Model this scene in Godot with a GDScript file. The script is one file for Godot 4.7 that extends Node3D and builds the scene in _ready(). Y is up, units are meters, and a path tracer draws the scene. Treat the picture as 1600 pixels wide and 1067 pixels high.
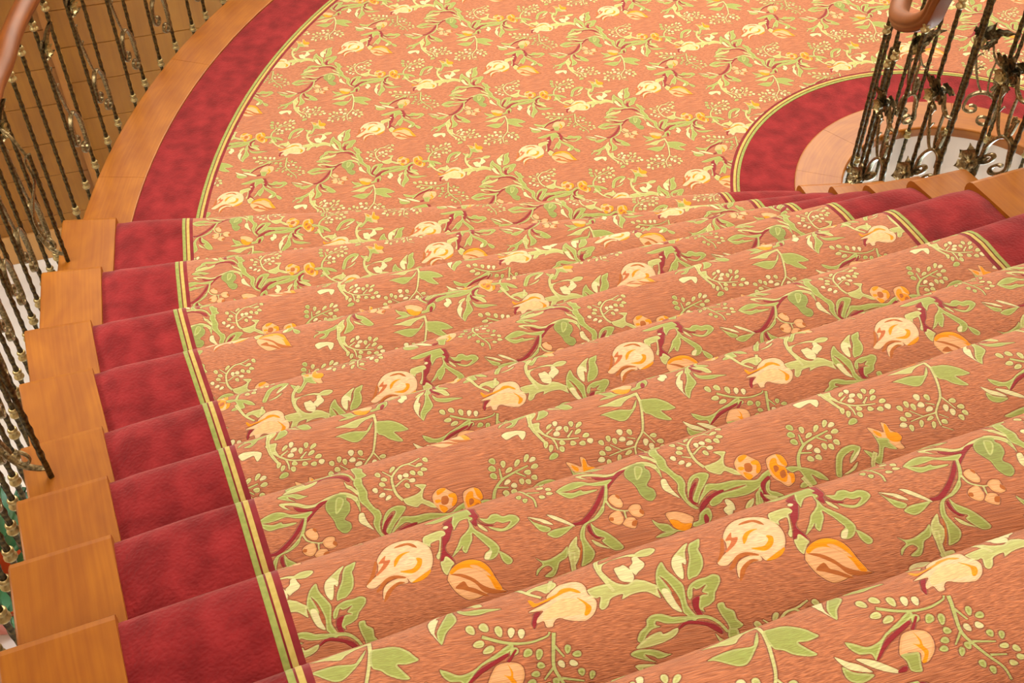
extends Node3D
# A curved winding stair with a fitted floral carpet, seen from above, coming down to a half-round landing.

const RISE := 0.16
const LAST := 13                       # steps above the landing
const CENTRE := Vector2(2.085, -3.9)   # the landing's outer curve
const WELL := Vector2(1.897, -3.847)   # the round end of the stair well
const CELL_A := Vector2(0.71, 0.1715)  # the repeat of the carpet pattern, in metres
const CELL_B := Vector2(0.1525, 0.668)
const SIDE := 1440                     # pixels of the pattern's square texture

var M := {}
var taken := {}
var shapes := []                       # the motif: [colour, polygon in metres, outlined]
var left_at: Array[Vector2] = []       # per step: where the left stripe meets the nosing
var along: Array[Vector2] = []         # per step: direction of the nosing, to the right
var lay: Array = []                    # per step: how the pattern lies on it [angle, scale, shift]


func _ready():
	var cam := Camera3D.new()
	cam.name = "camera"
	cam.fov = rad_to_deg(2.0 * atan(533.5 / 1842.68))
	cam.position = Vector3(0, 3.17567, 0)
	cam.rotation = Vector3(-0.8086488, 0, 0)
	cam.near = 0.05
	cam.far = 60.0
	add_child(cam)
	cam.current = true
	var env := Environment.new()
	env.background_mode = Environment.BG_COLOR
	env.background_color = Color(0.05, 0.045, 0.04)
	env.tonemap_mode = Environment.TONE_MAPPER_LINEAR
	env.tonemap_exposure = 0.93
	env.sdfgi_enabled = true
	env.ssao_enabled = true
	env.ssil_enabled = true
	var we := WorldEnvironment.new()
	we.name = "world_environment"
	we.environment = env
	add_child(we)
	area_light(Vector3(0.6, 5.7, 3.0), Vector2(6.0, 4.6), 38.0, Color(1.0, 0.94, 0.87), Vector3(-PI / 2, 0, 0))
	area_light(Vector3(0.8, 5.7, -6.2), Vector2(5.0, 2.4), 4.0, Color(1.0, 0.94, 0.86), Vector3(-PI / 2, 0, 0))
	area_light(Vector3(0.5, 3.6, -7.93), Vector2(6.6, 2.3), 60.0, Color(1.0, 0.95, 0.89), Vector3(0, 0.2822 + PI, 0))
	area_light(Vector3(4.4, -0.42, -7.4), Vector2(2.4, 1.6), 190.0, Color(0.86, 0.95, 1.0), Vector3(-PI / 2, 0, 0))
	area_light(Vector3(-3.2, 1.9, -2.0), Vector2(1.6, 2.4), 9.0, Color(1.0, 0.95, 0.88), Vector3(-PI / 2, 0, 0))
	materials()
	plan_stair()
	hall()
	landing()
	staircase()
	stair_carpet()
	landing_carpet()
	outer_railing()
	inner_railing()
	lower_hall_things()


func area_light(at: Vector3, size: Vector2, energy: float, color: Color, turn: Vector3):
	var l := AreaLight3D.new()
	l.name = "ceiling_light_source"
	l.area_size = size
	l.light_energy = energy
	l.light_color = color
	l.area_range = 30.0
	l.area_attenuation = 2.0
	l.shadow_enabled = true
	l.position = at
	l.rotation = turn
	add_child(l)


# ---------------------------------------------------------------- naming
func numbered(called: String) -> String:
	taken[called] = taken.get(called, -1) + 1
	return called if taken[called] == 0 else "%s_%03d" % [called, taken[called]]


func thing(called: String, label: String, category: String, at := Vector3.ZERO) -> Node3D:
	var o := Node3D.new()
	o.name = numbered(called)
	o.position = at
	o.set_meta("label", label)
	o.set_meta("category", category)
	add_child(o)
	return o


func structure(called: String, label: String, category: String) -> Node3D:
	var o := thing(called, label, category)
	o.set_meta("kind", "structure")
	return o


func put(called: String, mesh: Mesh, mat: Material, parent: Node) -> MeshInstance3D:
	var o := MeshInstance3D.new()
	o.name = called
	o.mesh = mesh
	o.material_override = mat
	parent.add_child(o, true)
	return o


# ---------------------------------------------------------------- mesh building
class Build:
	var v := PackedVector3Array()
	var n := PackedVector3Array()
	var t := PackedVector2Array()

	func tri(a: Vector3, b: Vector3, c: Vector3, na: Vector3, nb: Vector3, nc: Vector3, ta := Vector2.ZERO, tb := Vector2.ZERO, tc := Vector2.ZERO):
		if (b - a).cross(c - a).dot(na + nb + nc) > 0.0:   # front faces run clockwise
			v.append_array([a, c, b]); n.append_array([na, nc, nb]); t.append_array([ta, tc, tb])
		else:
			v.append_array([a, b, c]); n.append_array([na, nb, nc]); t.append_array([ta, tb, tc])

	func quad(a: Vector3, b: Vector3, c: Vector3, d: Vector3, inside: Vector3, ts := [Vector2.ZERO, Vector2.ZERO, Vector2.ZERO, Vector2.ZERO]):
		var m := (c - a).cross(d - b).normalized()
		if m.dot((a + b + c + d) * 0.25 - inside) < 0.0:
			m = -m
		tri(a, b, c, m, m, m, ts[0], ts[1], ts[2])
		tri(a, c, d, m, m, m, ts[0], ts[2], ts[3])

	# rows of points; smooth; «inside» is a point behind the surface, or per-row centres
	func grid(p: Array, uv: Array, out_dir: Callable, wrap := false):
		var rows := p.size()
		var cols: int = p[0].size()
		var nn := []
		for i in rows:
			var r := PackedVector3Array()
			for j in cols:
				var a: Vector3 = p[mini(i + 1, rows - 1)][j] - p[maxi(i - 1, 0)][j]
				var jn := (j + 1) % (cols - 1) if wrap and j == cols - 1 else mini(j + 1, cols - 1)
				var jp := (cols - 2) if wrap and j == 0 else maxi(j - 1, 0)
				if wrap and j == cols - 1:
					jn = 1
				var b: Vector3 = p[i][jn] - p[i][jp]
				var m := a.cross(b).normalized()
				if m.dot(out_dir.call(i, j)) < 0.0:
					m = -m
				r.append(m)
			nn.append(r)
		for i in rows - 1:
			for j in cols - 1:
				var ua: Vector2 = uv[i][j] if uv else Vector2(i, j)
				var ub: Vector2 = uv[i + 1][j] if uv else Vector2(i + 1, j)
				var uc: Vector2 = uv[i + 1][j + 1] if uv else Vector2(i + 1, j + 1)
				var ud: Vector2 = uv[i][j + 1] if uv else Vector2(i, j + 1)
				tri(p[i][j], p[i + 1][j], p[i + 1][j + 1], nn[i][j], nn[i + 1][j], nn[i + 1][j + 1], ua, ub, uc)
				tri(p[i][j], p[i + 1][j + 1], p[i][j + 1], nn[i][j], nn[i + 1][j + 1], nn[i][j + 1], ua, uc, ud)

	func done() -> ArrayMesh:
		var a := []
		a.resize(Mesh.ARRAY_MAX)
		a[Mesh.ARRAY_VERTEX] = v
		a[Mesh.ARRAY_NORMAL] = n
		a[Mesh.ARRAY_TEX_UV] = t
		var m := ArrayMesh.new()
		m.add_surface_from_arrays(Mesh.PRIMITIVE_TRIANGLES, a)
		return m


# a tube along points with a closed cross-section (x sideways, y upwards); «up» holds it upright
func sweep(b: Build, pts: PackedVector3Array, section: PackedVector2Array, scale_at = null, up := Vector3.UP, caps := true):
	var rows := []
	var uvs := []
	var mids := []
	var run := 0.0
	for i in pts.size():
		var d := (pts[mini(i + 1, pts.size() - 1)] - pts[maxi(i - 1, 0)]).normalized()
		var side := d.cross(up)
		side = side.normalized() if side.length() > 0.05 else d.cross(Vector3.RIGHT).normalized()
		var u := side.cross(d).normalized()
		var s: float = scale_at.call(float(i) / (pts.size() - 1)) if scale_at != null else 1.0
		var r := PackedVector3Array()
		var q := PackedVector2Array()
		if i > 0:
			run += pts[i].distance_to(pts[i - 1])
		for j in section.size() + 1:
			var c := section[j % section.size()] * s
			r.append(pts[i] + side * c.x + u * c.y)
			q.append(Vector2(float(j) / section.size() * 0.2, run))
		rows.append(r)
		uvs.append(q)
		mids.append(pts[i])
	b.grid(rows, uvs, func(i, j): return rows[i][j] - mids[i], true)
	if caps:
		for e in [0, pts.size() - 1]:
			var out: Vector3 = (pts[e] - pts[1 if e == 0 else e - 1]).normalized()
			for j in section.size():
				b.tri(mids[e], rows[e][j], rows[e][j + 1], out, out, out)


func ring(rx: float, ry: float, n: int) -> PackedVector2Array:
	var r := PackedVector2Array()
	for i in n:
		r.append(Vector2(cos(TAU * i / n) * rx, sin(TAU * i / n) * ry))
	return r


# turned shape: profile of (radius, height) about a vertical axis
func lathe(profile: PackedVector2Array, n := 14) -> ArrayMesh:
	var b := Build.new()
	var rows := []
	for c in profile:
		var r := PackedVector3Array()
		for j in n + 1:
			r.append(Vector3(cos(TAU * j / n) * c.x, c.y, sin(TAU * j / n) * c.x))
		rows.append(r)
	b.grid(rows, [], func(i, j): return Vector3(rows[i][j].x, (profile[i].y - profile[profile.size() / 2].y) * 0.6, rows[i][j].z), true)
	return b.done()


func box(b: Build, lo: Vector3, hi: Vector3, basis := Basis.IDENTITY, at := Vector3.ZERO, bevel := 0.0):
	var e := bevel
	var rows := [[lo.y, e], [lo.y + e, 0.0], [hi.y - e, 0.0], [hi.y, e]] if e > 0.0 else [[lo.y, 0.0], [hi.y, 0.0]]
	var mid := basis * ((lo + hi) * 0.5) + at
	var rings := []
	for r in rows:
		var i: float = r[1]
		rings.append([Vector3(lo.x + i, r[0], lo.z + i), Vector3(hi.x - i, r[0], lo.z + i), Vector3(hi.x - i, r[0], hi.z - i), Vector3(lo.x + i, r[0], hi.z - i)])
	for k in rings.size() - 1:
		for j in 4:
			var a: Vector3 = rings[k][j]
			var c: Vector3 = rings[k + 1][(j + 1) % 4]
			var u0 := a.x + a.z
			var u1 := c.x + c.z
			b.quad(basis * a + at, basis * rings[k][(j + 1) % 4] + at, basis * c + at, basis * rings[k + 1][j] + at, mid, [Vector2(u0, a.y), Vector2(u1, a.y), Vector2(u1, c.y), Vector2(u0, c.y)])
	for k in [0, rings.size() - 1]:
		var q: Array = rings[k]
		b.quad(basis * q[0] + at, basis * q[1] + at, basis * q[2] + at, basis * q[3] + at, mid, [Vector2(q[0].x, q[0].z), Vector2(q[1].x, q[1].z), Vector2(q[2].x, q[2].z), Vector2(q[3].x, q[3].z)])


# a ring segment lying flat, between two radii, with a rounded top edge
func arc_slab(c: Vector2, r0: float, r1: float, a0: float, a1: float, top: float, thick: float, round_edge: float) -> ArrayMesh:
	var b := Build.new()
	var e := round_edge
	var prof := [Vector2(r0, top - thick), Vector2(r0, top - e), Vector2(r0 + e * 0.3, top - e * 0.3), Vector2(r0 + e, top), Vector2(r1 - e, top), Vector2(r1 - e * 0.3, top - e * 0.3), Vector2(r1, top - e), Vector2(r1, top - thick)]
	var steps := maxi(2, ceili(absf(a1 - a0) / 0.035))
	for k in prof.size():
		var p: Vector2 = prof[k]
		var q: Vector2 = prof[(k + 1) % prof.size()]
		for i in steps:
			var s := []
			for w in [[p, i], [q, i], [q, i + 1], [p, i + 1]]:
				var a := lerpf(a0, a1, float(w[1]) / steps)
				s.append(Vector3(c.x + cos(a) * w[0].x, w[0].y, c.y + sin(a) * w[0].x))
			var am := (a0 + a1) * 0.5 if steps == 1 else lerpf(a0, a1, (i + 0.5) / steps)
			var inside := Vector3(c.x + cos(am) * (r0 + r1) * 0.5, top - thick * 0.5, c.y + sin(am) * (r0 + r1) * 0.5)
			var v0 := lerpf(a0, a1, float(i) / steps) * r1
			var v1 := lerpf(a0, a1, float(i + 1) / steps) * r1
			b.quad(s[0], s[1], s[2], s[3], inside, [Vector2(p.x + p.y, v0), Vector2(q.x + q.y, v0), Vector2(q.x + q.y, v1), Vector2(p.x + p.y, v1)])
	for a in [a0, a1]:
		var pts := []
		for p in prof:
			pts.append(Vector3(c.x + cos(a) * p.x, p.y, c.y + sin(a) * p.x))
		var out := Vector3(-sin(a), 0, cos(a)) * (-1.0 if a == a0 else 1.0) * signf(a1 - a0)
		for k in range(1, prof.size() - 1):
			b.tri(pts[0], pts[k], pts[k + 1], out, out, out, Vector2(prof[0].x, prof[0].y), Vector2(prof[k].x, prof[k].y), Vector2(prof[k + 1].x, prof[k + 1].y))
	return b.done()


# ---------------------------------------------------------------- materials
func mat(color: Color, rough: float, metal := 0.0) -> StandardMaterial3D:
	var m := StandardMaterial3D.new()
	m.albedo_color = color
	m.roughness = rough
	m.metallic = metal
	return m


func noise(seed_: int, freq: float, octaves := 3) -> FastNoiseLite:
	var f := FastNoiseLite.new()
	f.seed = seed_
	f.noise_type = FastNoiseLite.TYPE_SIMPLEX_SMOOTH
	f.frequency = freq
	f.fractal_octaves = octaves
	return f


# a tiling picture: colours blended by noise that is stretched by «sx», «sy»
func cloth_picture(seed_: int, side: int, freq: float, low: Color, high: Color, octaves := 4) -> ImageTexture:
	var im := noise(seed_, freq, octaves).get_seamless_image(side, side)
	var out := Image.create(side, side, false, Image.FORMAT_RGB8)
	for y in side:
		for x in side:
			out.set_pixel(x, y, low.lerp(high, im.get_pixel(x, y).r))
	return ImageTexture.create_from_image(out)


# wood: fine grain along v, broad figure across
func wood_picture(seed_: int, low: Color, high: Color) -> ImageTexture:
	var side := 512
	var fine := noise(seed_, 0.02, 3)
	var out := Image.create(side, side, false, Image.FORMAT_RGB8)
	for y in side:
		for x in side:
			var ax := TAU * x / side
			var ay := TAU * y / side
			# on a torus, so that the picture tiles
			var p := Vector3(cos(ax), sin(ax), 0.0) * 300.0
			var g := fine.get_noise_3d(p.x + cos(ay) * 7.0, p.y + sin(ay) * 7.0, sin(ay) * 9.0) * 0.5 + 0.5
			var w := fine.get_noise_3d(cos(ax) * 42.0, sin(ax) * 42.0 + cos(ay) * 22.0, 500.0 + sin(ay) * 22.0) * 0.5 + 0.5
			out.set_pixel(x, y, low.lerp(high, clampf(g * 0.55 + w * 0.6 - 0.08, 0.0, 1.0)))
	return ImageTexture.create_from_image(out)


func wood(seed_: int, low: Color, high: Color, rough: float, scale_: float) -> StandardMaterial3D:
	var m := mat(Color.WHITE, rough)
	m.albedo_texture = wood_picture(seed_, low, high)
	m.uv1_scale = Vector3(scale_, scale_, 1)
	m.clearcoat_enabled = true
	m.clearcoat = 0.15
	m.clearcoat_roughness = 0.3
	return m


func pile(tex: ImageTexture, repeat: float, relief: ImageTexture, depth: float) -> StandardMaterial3D:
	var m := mat(Color.WHITE, 1.0)
	m.metallic_specular = 0.2
	m.albedo_texture = tex
	m.uv1_scale = Vector3(repeat, repeat, 1)
	m.rim_enabled = true
	m.rim = 0.55
	m.rim_tint = 0.7
	if relief:
		m.heightmap_enabled = true
		m.heightmap_texture = relief
		m.heightmap_scale = depth
	return m


func materials():
	M.wood = wood(3, Color("8a4c04"), Color("b2740e"), 0.5, 2.2)
	M.rail_wood = wood(7, Color("603204"), Color("905210"), 0.55, 2.0)
	M.rail_wood.clearcoat = 0.05
	M.panel = wood(11, Color("7a4a04"), Color("9a6610"), 0.6, 0.8)
	M.plaster = mat(Color("f0eeea"), 0.9)
	M.paint = mat(Color("b59c7c"), 0.9)
	M.edge_wood = wood(13, Color("83500f"), Color("a86c1e"), 0.5, 1.0)
	M.marble = mat(Color.WHITE, 0.3)
	M.marble.albedo_texture = cloth_picture(5, 256, 0.01, Color("d9d6d0"), Color("f0eeea"))
	M.marble.uv1_triplanar = true
	M.marble.uv1_world_triplanar = true
	M.marble.uv1_scale = Vector3(0.5, 0.5, 0.5)
	M.tan = mat(Color("b98a4e"), 0.5)
	M.bronze = mat(Color.WHITE, 0.42, 0.65)
	M.bronze.albedo_texture = cloth_picture(21, 256, 0.03, Color("1a160d"), Color("807244"), 4)
	M.bronze.uv1_triplanar = true
	M.bronze.uv1_scale = Vector3(9, 9, 9)
	M.scroll = mat(Color.WHITE, 0.32, 0.75)
	M.scroll.albedo_texture = cloth_picture(22, 256, 0.03, Color("3c3526"), Color("b5a67a"), 4)
	M.scroll.uv1_triplanar = true
	M.scroll.uv1_scale = Vector3(11, 11, 11)
	M.collar = mat(Color.WHITE, 0.38, 0.6)
	M.collar.albedo_texture = cloth_picture(23, 128, 0.03, Color("7d7044"), Color("d8cc98"), 4)
	M.collar.uv1_triplanar = true
	M.collar.uv1_scale = Vector3(14, 14, 14)
	var grain := cloth_picture(31, 512, 0.12, Color(0.25, 0.25, 0.25), Color(0.8, 0.8, 0.8), 2)
	M.crimson = pile(cloth_picture(32, 512, 0.012, Color("701a20"), Color("9e3036"), 5), 1.4, grain, 0.25)
	M.wine_band = pile(cloth_picture(33, 128, 0.05, Color("76222c"), Color("8f2f38"), 3), 3.0, null, 0.0)
	M.green_band = pile(cloth_picture(34, 128, 0.06, Color("849a50"), Color("a4b068"), 3), 6.0, null, 0.0)
	M.yellow_band = pile(cloth_picture(35, 128, 0.06, Color("b4a85a"), Color("cabf74"), 3), 6.0, null, 0.0)
	weave_pattern()


# ---------------------------------------------------------------- the carpet pattern
func petal(color: String, flat: Array):
	var p := PackedVector2Array()
	var n := flat.size() / 2
	for i in n:                                        # a smooth closed curve through the points
		var q := []
		for k in [-1, 0, 1, 2]:
			var w: int = (i + k + n) % n
			q.append(Vector2(flat[2 * w], flat[2 * w + 1]) * 0.0005)
		for j in 5:
			p.append((q[1] as Vector2).cubic_interpolate(q[2], q[0], q[3], j / 5.0))
	shapes.append([color, p])


func vine(color: String, width: float, flat: Array):
	var c := Curve2D.new()
	var n := flat.size() / 2
	for i in n:
		var a := Vector2(flat[2 * maxi(i - 1, 0)], flat[2 * maxi(i - 1, 0) + 1])
		var b := Vector2(flat[2 * mini(i + 1, n - 1)], flat[2 * mini(i + 1, n - 1) + 1])
		c.add_point(Vector2(flat[2 * i], flat[2 * i + 1]) * 0.0005, (a - b) * 0.00009, (b - a) * 0.00009)
	var l := PackedVector2Array()
	var r := PackedVector2Array()
	var steps := 6 * n
	for i in steps + 1:
		var at := c.get_baked_length() * i / steps
		var here := c.sample_baked(at, true)
		var d := (c.sample_baked(minf(at + 0.002, c.get_baked_length()), true) - c.sample_baked(maxf(at - 0.002, 0.0), true)).normalized().orthogonal()
		var w := lerpf(0.5, 0.28, float(i) / steps) * width * 0.0005
		l.append(here + d * w)
		r.append(here - d * w)
	r.reverse()
	l.append_array(r)
	shapes.append([color, l])


func berry(color: String, x: float, y: float, a: float, b: float, angle: float):
	var p := PackedVector2Array()
	for i in 14:
		var u := Vector2(cos(TAU * i / 14) * a, sin(TAU * i / 14) * b * (1.0 - 0.25 * cos(TAU * i / 14)))
		p.append((Vector2(x, y) + u.rotated(deg_to_rad(angle))) * 0.0005)
	shapes.append([color, p])


func to_cell(q: Vector2) -> Vector2:                   # metres on the carpet -> repeats of the pattern
	var det := CELL_A.x * CELL_B.y - CELL_A.y * CELL_B.x
	return Vector2(CELL_B.y * q.x - CELL_B.x * q.y, CELL_A.x * q.y - CELL_A.y * q.x) / det


func fill(im: Image, poly: PackedVector2Array, color: Color):
	var p := PackedVector2Array()
	var lo := 1e9
	var hi := -1e9
	for q in poly:
		var w := to_cell(q) * SIDE
		p.append(w)
		lo = minf(lo, w.y)
		hi = maxf(hi, w.y)
	for y in range(floori(lo), ceili(hi) + 1):
		var xs := []
		var at := y + 0.5
		for i in p.size():
			var a := p[i]
			var b := p[(i + 1) % p.size()]
			if (a.y <= at) != (b.y <= at):
				xs.append(a.x + (at - a.y) * (b.x - a.x) / (b.y - a.y))
		xs.sort()
		for k in range(0, xs.size() - 1, 2):
			var x0 := roundi(xs[k])
			var w := mini(roundi(xs[k + 1]) - x0, SIDE)
			if w <= 0:
				continue
			var s := posmod(x0, SIDE)
			im.fill_rect(Rect2i(s, posmod(y, SIDE), mini(w, SIDE - s), 1), color)
			if s + w > SIDE:
				im.fill_rect(Rect2i(0, posmod(y, SIDE), s + w - SIDE, 1), color)


func weave_pattern():
	motif()
	var ink := {"field": Color("b47656"), "edge": Color("a0603e"), "cream": Color("e0c49c"), "ivory": Color("e4d2b0"), "rust": Color("b06a34"), "rose_notch": Color("c27448"), "gold": Color("e89a10"), "peach": Color("dcae7c"), "lime": Color("c2cc90"), "pale": Color("d2d8aa"), "leaf": Color("afbf7c"), "moss": Color("98aa66"), "wine": Color("8e2a34"), "beige": Color("e2c894")}
	var inner := {"leaf": Color("98aa5e"), "lime": Color("b4c07c"), "moss": Color("8a9c58"), "cream": Color("e4caa4"), "peach": Color("e2b688"), "gold": Color("ec9c0c")}
	var im := Image.create(SIDE, SIDE, false, Image.FORMAT_RGB8)
	im.fill(ink.field)
	var hi := Image.create(SIDE, SIDE, false, Image.FORMAT_L8)
	hi.fill(Color(0.45, 0.45, 0.45))
	for s in shapes:
		if s[0] in ["rust", "gold", "rose_notch", "ivory", "beige"]:
			continue
		for o in Geometry2D.offset_polygon(s[1], 0.0017, Geometry2D.JOIN_ROUND):
			fill(im, o, ink.edge)
			fill(hi, o, Color(0.05, 0.05, 0.05))
	for s in shapes:
		fill(im, s[1], ink[s[0]])
		fill(hi, s[1], Color(0.62, 0.62, 0.62))
		if s[0] in inner:
			for o in Geometry2D.offset_polygon(s[1], -0.0035, Geometry2D.JOIN_ROUND):
				fill(im, o, inner[s[0]])
				fill(hi, o, Color(0.7, 0.7, 0.7))
	# loop pile: short streaks across the strip, and the uneven dye of the wool
	var f := noise(41, 1.0, 2)
	var a := im.get_data()
	var h := hi.get_data()
	var cu := PackedFloat32Array()
	var su := PackedFloat32Array()
	for i in SIDE:
		cu.append(cos(TAU * i / SIDE))
		su.append(sin(TAU * i / SIDE))
	for y in SIDE:
		for x in SIDE:
			var w := (x + 2 * y) % SIDE
			var s := f.get_noise_3d(cu[w] * 34.0 + su[x] * 3.0, su[w] * 34.0, cu[x] * 5.0 + su[x] * 3.0)
			var i := y * SIDE + x
			var k := 1.0 + s * 0.3
			if h[i] > 140:
				k = 1.0 + s * 0.12
			a[3 * i] = clampi(int(a[3 * i] * k), 0, 255)
			a[3 * i + 1] = clampi(int(a[3 * i + 1] * (k + s * 0.06)), 0, 255)
			a[3 * i + 2] = clampi(int(a[3 * i + 2] * (k + s * 0.06)), 0, 255)
			h[i] = clampi(h[i] + int(s * (70.0 if h[i] < 140 else 25.0)), 0, 255)
	im = Image.create_from_data(SIDE, SIDE, false, Image.FORMAT_RGB8, a)
	hi = Image.create_from_data(SIDE, SIDE, false, Image.FORMAT_L8, h)
	M.floral = pile(ImageTexture.create_from_image(im), 1.0, ImageTexture.create_from_image(hi), 0.35)
	M.floral.uv1_scale = Vector3.ONE
	M.floral.rim = 0.7
	M.floral.rim_tint = 0.75
	M.crimson.rim = 0.35
	M.crimson.rim_tint = 0.9


func motif():
	petal("cream", [923, 2301, 936, 2259, 959, 2227, 993, 2206, 1037, 2197, 1079, 2201, 1111, 2221, 1134, 2248, 1146, 2286, 1144, 2325, 1126, 2361, 1101, 2383, 1069, 2394, 1047, 2375, 1003, 2369, 974, 2382, 947, 2409, 929, 2427, 903, 2428, 895, 2417, 906, 2399, 930, 2371, 932, 2332])
	petal("cream", [1044, 2373, 1008, 2382, 977, 2403, 963, 2432, 968, 2473, 979, 2458, 999, 2423, 1030, 2403, 1056, 2394])
	petal("rust", [983, 2239, 1002, 2222, 1035, 2212, 1060, 2218, 1077, 2236, 1061, 2234, 1036, 2224, 1010, 2232])
	petal("rust", [937, 2437, 953, 2402, 974, 2378, 1006, 2366, 1044, 2371, 1041, 2377, 1004, 2381, 976, 2397, 956, 2432, 941, 2444])
	petal("rust", [971, 2473, 977, 2439, 997, 2410, 1022, 2393, 1044, 2395, 1020, 2407, 999, 2431, 989, 2458, 975, 2484])
	petal("rust", [914, 2305, 925, 2313, 924, 2348, 921, 2379, 901, 2411, 892, 2419, 904, 2384, 910, 2349])
	petal("rose_notch", [930, 2317, 953, 2276, 955, 2300, 976, 2299, 966, 2331, 936, 2369, 926, 2368, 943, 2340, 950, 2316])
	petal("gold", [994, 2326, 993, 2303, 1004, 2278, 1026, 2262, 1051, 2257, 1030, 2270, 1015, 2290, 1006, 2314, 997, 2330])
	petal("gold", [1020, 2349, 1044, 2342, 1070, 2332, 1085, 2307, 1079, 2288, 1100, 2289, 1104, 2311, 1094, 2335, 1072, 2353, 1045, 2354])
	petal("gold", [1072, 2394, 1088, 2378, 1116, 2353, 1141, 2333, 1139, 2349, 1121, 2373, 1095, 2389])
	petal("ivory", [1011, 2314, 1025, 2286, 1051, 2273, 1076, 2288, 1075, 2308, 1052, 2320, 1022, 2325])
	petal("lime", [1098, 2183, 1129, 2163, 1165, 2149, 1185, 2157, 1190, 2171, 1173, 2184, 1173, 2200, 1175, 2269, 1170, 2291, 1159, 2278, 1167, 2252, 1167, 2214, 1161, 2200, 1133, 2217, 1132, 2236, 1113, 2223, 1101, 2216])
	petal("wine", [1173, 2113, 1186, 2090, 1207, 2076, 1202, 2104, 1215, 2121, 1211, 2157, 1205, 2199, 1193, 2231, 1198, 2254, 1219, 2274, 1236, 2303, 1227, 2301, 1208, 2278, 1194, 2282, 1181, 2299, 1177, 2289, 1181, 2241, 1177, 2189, 1188, 2168, 1181, 2147, 1196, 2132])
	petal("pale", [1174, 2133, 1184, 2124, 1196, 2130, 1189, 2141, 1177, 2140])
	petal("leaf", [1091, 2097, 1125, 2074, 1168, 2050, 1211, 2031, 1253, 2018, 1265, 2022, 1282, 2050, 1292, 2079, 1290, 2093, 1279, 2097, 1269, 2087, 1240, 2102, 1222, 2147, 1217, 2135, 1209, 2110, 1208, 2075, 1205, 2067, 1168, 2090, 1127, 2104])
	petal("wine", [1265, 2022, 1292, 2026, 1303, 2050, 1316, 2074, 1311, 2093, 1314, 2118, 1307, 2125, 1290, 2108, 1296, 2086, 1274, 2069, 1287, 2056])
	petal("wine", [1311, 2089, 1330, 2110, 1354, 2116, 1381, 2119, 1372, 2125, 1345, 2122, 1324, 2107])
	petal("leaf", [1320, 2085, 1352, 2086, 1366, 2066, 1390, 2059, 1417, 2071, 1444, 2061, 1471, 2066, 1486, 2087, 1472, 2112, 1444, 2138, 1412, 2150, 1376, 2142, 1360, 2127, 1390, 2133, 1420, 2135, 1440, 2117, 1448, 2097, 1419, 2107, 1395, 2101, 1377, 2112, 1348, 2109])
	petal("lime", [1315, 2114, 1334, 2124, 1355, 2145, 1357, 2155, 1338, 2145, 1322, 2132])
	petal("leaf", [1274, 2090, 1291, 2115, 1308, 2144, 1348, 2171, 1387, 2198, 1409, 2223, 1410, 2244, 1396, 2272, 1374, 2284, 1352, 2280, 1355, 2256, 1371, 2235, 1353, 2215, 1316, 2181, 1297, 2164, 1299, 2196, 1289, 2231, 1278, 2259, 1261, 2245, 1262, 2228, 1250, 2249, 1227, 2276, 1225, 2271, 1242, 2225, 1252, 2187, 1273, 2154, 1282, 2126])
	petal("leaf", [1407, 2241, 1427, 2247, 1454, 2265, 1466, 2283, 1458, 2298, 1441, 2299, 1423, 2281, 1413, 2257])
	petal("pale", [1352, 2280, 1358, 2256, 1380, 2241, 1378, 2262, 1368, 2283])
	petal("lime", [1178, 2303, 1189, 2296, 1194, 2279, 1205, 2278, 1233, 2303, 1225, 2318, 1218, 2335, 1208, 2356, 1189, 2339])
	petal("peach", [1218, 2339, 1244, 2308, 1288, 2287, 1333, 2290, 1370, 2315, 1401, 2363, 1429, 2406, 1448, 2416, 1423, 2424, 1379, 2429, 1327, 2458, 1292, 2461, 1246, 2430, 1215, 2387, 1211, 2373])
	petal("gold", [1218, 2339, 1244, 2308, 1288, 2287, 1333, 2290, 1370, 2315, 1401, 2363, 1429, 2406, 1403, 2410, 1376, 2367, 1336, 2335, 1290, 2322, 1252, 2331, 1225, 2354])
	petal("peach", [1296, 2314, 1322, 2310, 1361, 2334, 1382, 2356, 1349, 2346])
	petal("rust", [1222, 2354, 1267, 2352, 1312, 2369, 1352, 2397, 1397, 2411, 1448, 2415, 1410, 2428, 1360, 2426, 1320, 2391, 1268, 2367])
	petal("rust", [1245, 2416, 1275, 2385, 1295, 2407, 1321, 2413, 1353, 2427, 1379, 2440, 1354, 2441, 1316, 2431, 1277, 2422])
	petal("lime", [3094, 1895, 3117, 1872, 3137, 1847, 3171, 1856, 3205, 1872, 3219, 1902, 3222, 1917, 3185, 1899, 3155, 1896, 3117, 1911])
	petal("leaf", [3208, 1836, 3213, 1800, 3231, 1768, 3249, 1803, 3282, 1837, 3304, 1862, 3310, 1897, 3316, 1936, 3333, 1961, 3350, 1983, 3335, 1994, 3310, 1974, 3299, 1962, 3290, 1920, 3269, 1882, 3247, 1852, 3221, 1831, 3243, 1861, 3263, 1895, 3258, 1908, 3278, 1933, 3297, 1965, 3273, 1959, 3248, 1935, 3227, 1901, 3211, 1872])
	petal("pale", [3227, 1888, 3243, 1879, 3261, 1900, 3278, 1933, 3296, 1962, 3266, 1955, 3245, 1927])
	petal("lime", [3305, 1838, 3283, 1824, 3267, 1788, 3270, 1752, 3291, 1719, 3312, 1690, 3328, 1680, 3318, 1722, 3318, 1777, 3304, 1773, 3308, 1809])
	petal("pale", [3268, 1757, 3290, 1737, 3318, 1758, 3316, 1779, 3302, 1773, 3305, 1836, 3283, 1824, 3269, 1793])
	petal("leaf", [3324, 1839, 3320, 1808, 3330, 1753, 3328, 1712, 3334, 1684, 3352, 1669, 3372, 1658, 3370, 1696, 3366, 1710, 3377, 1742, 3378, 1783, 3360, 1820, 3340, 1832])
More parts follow.
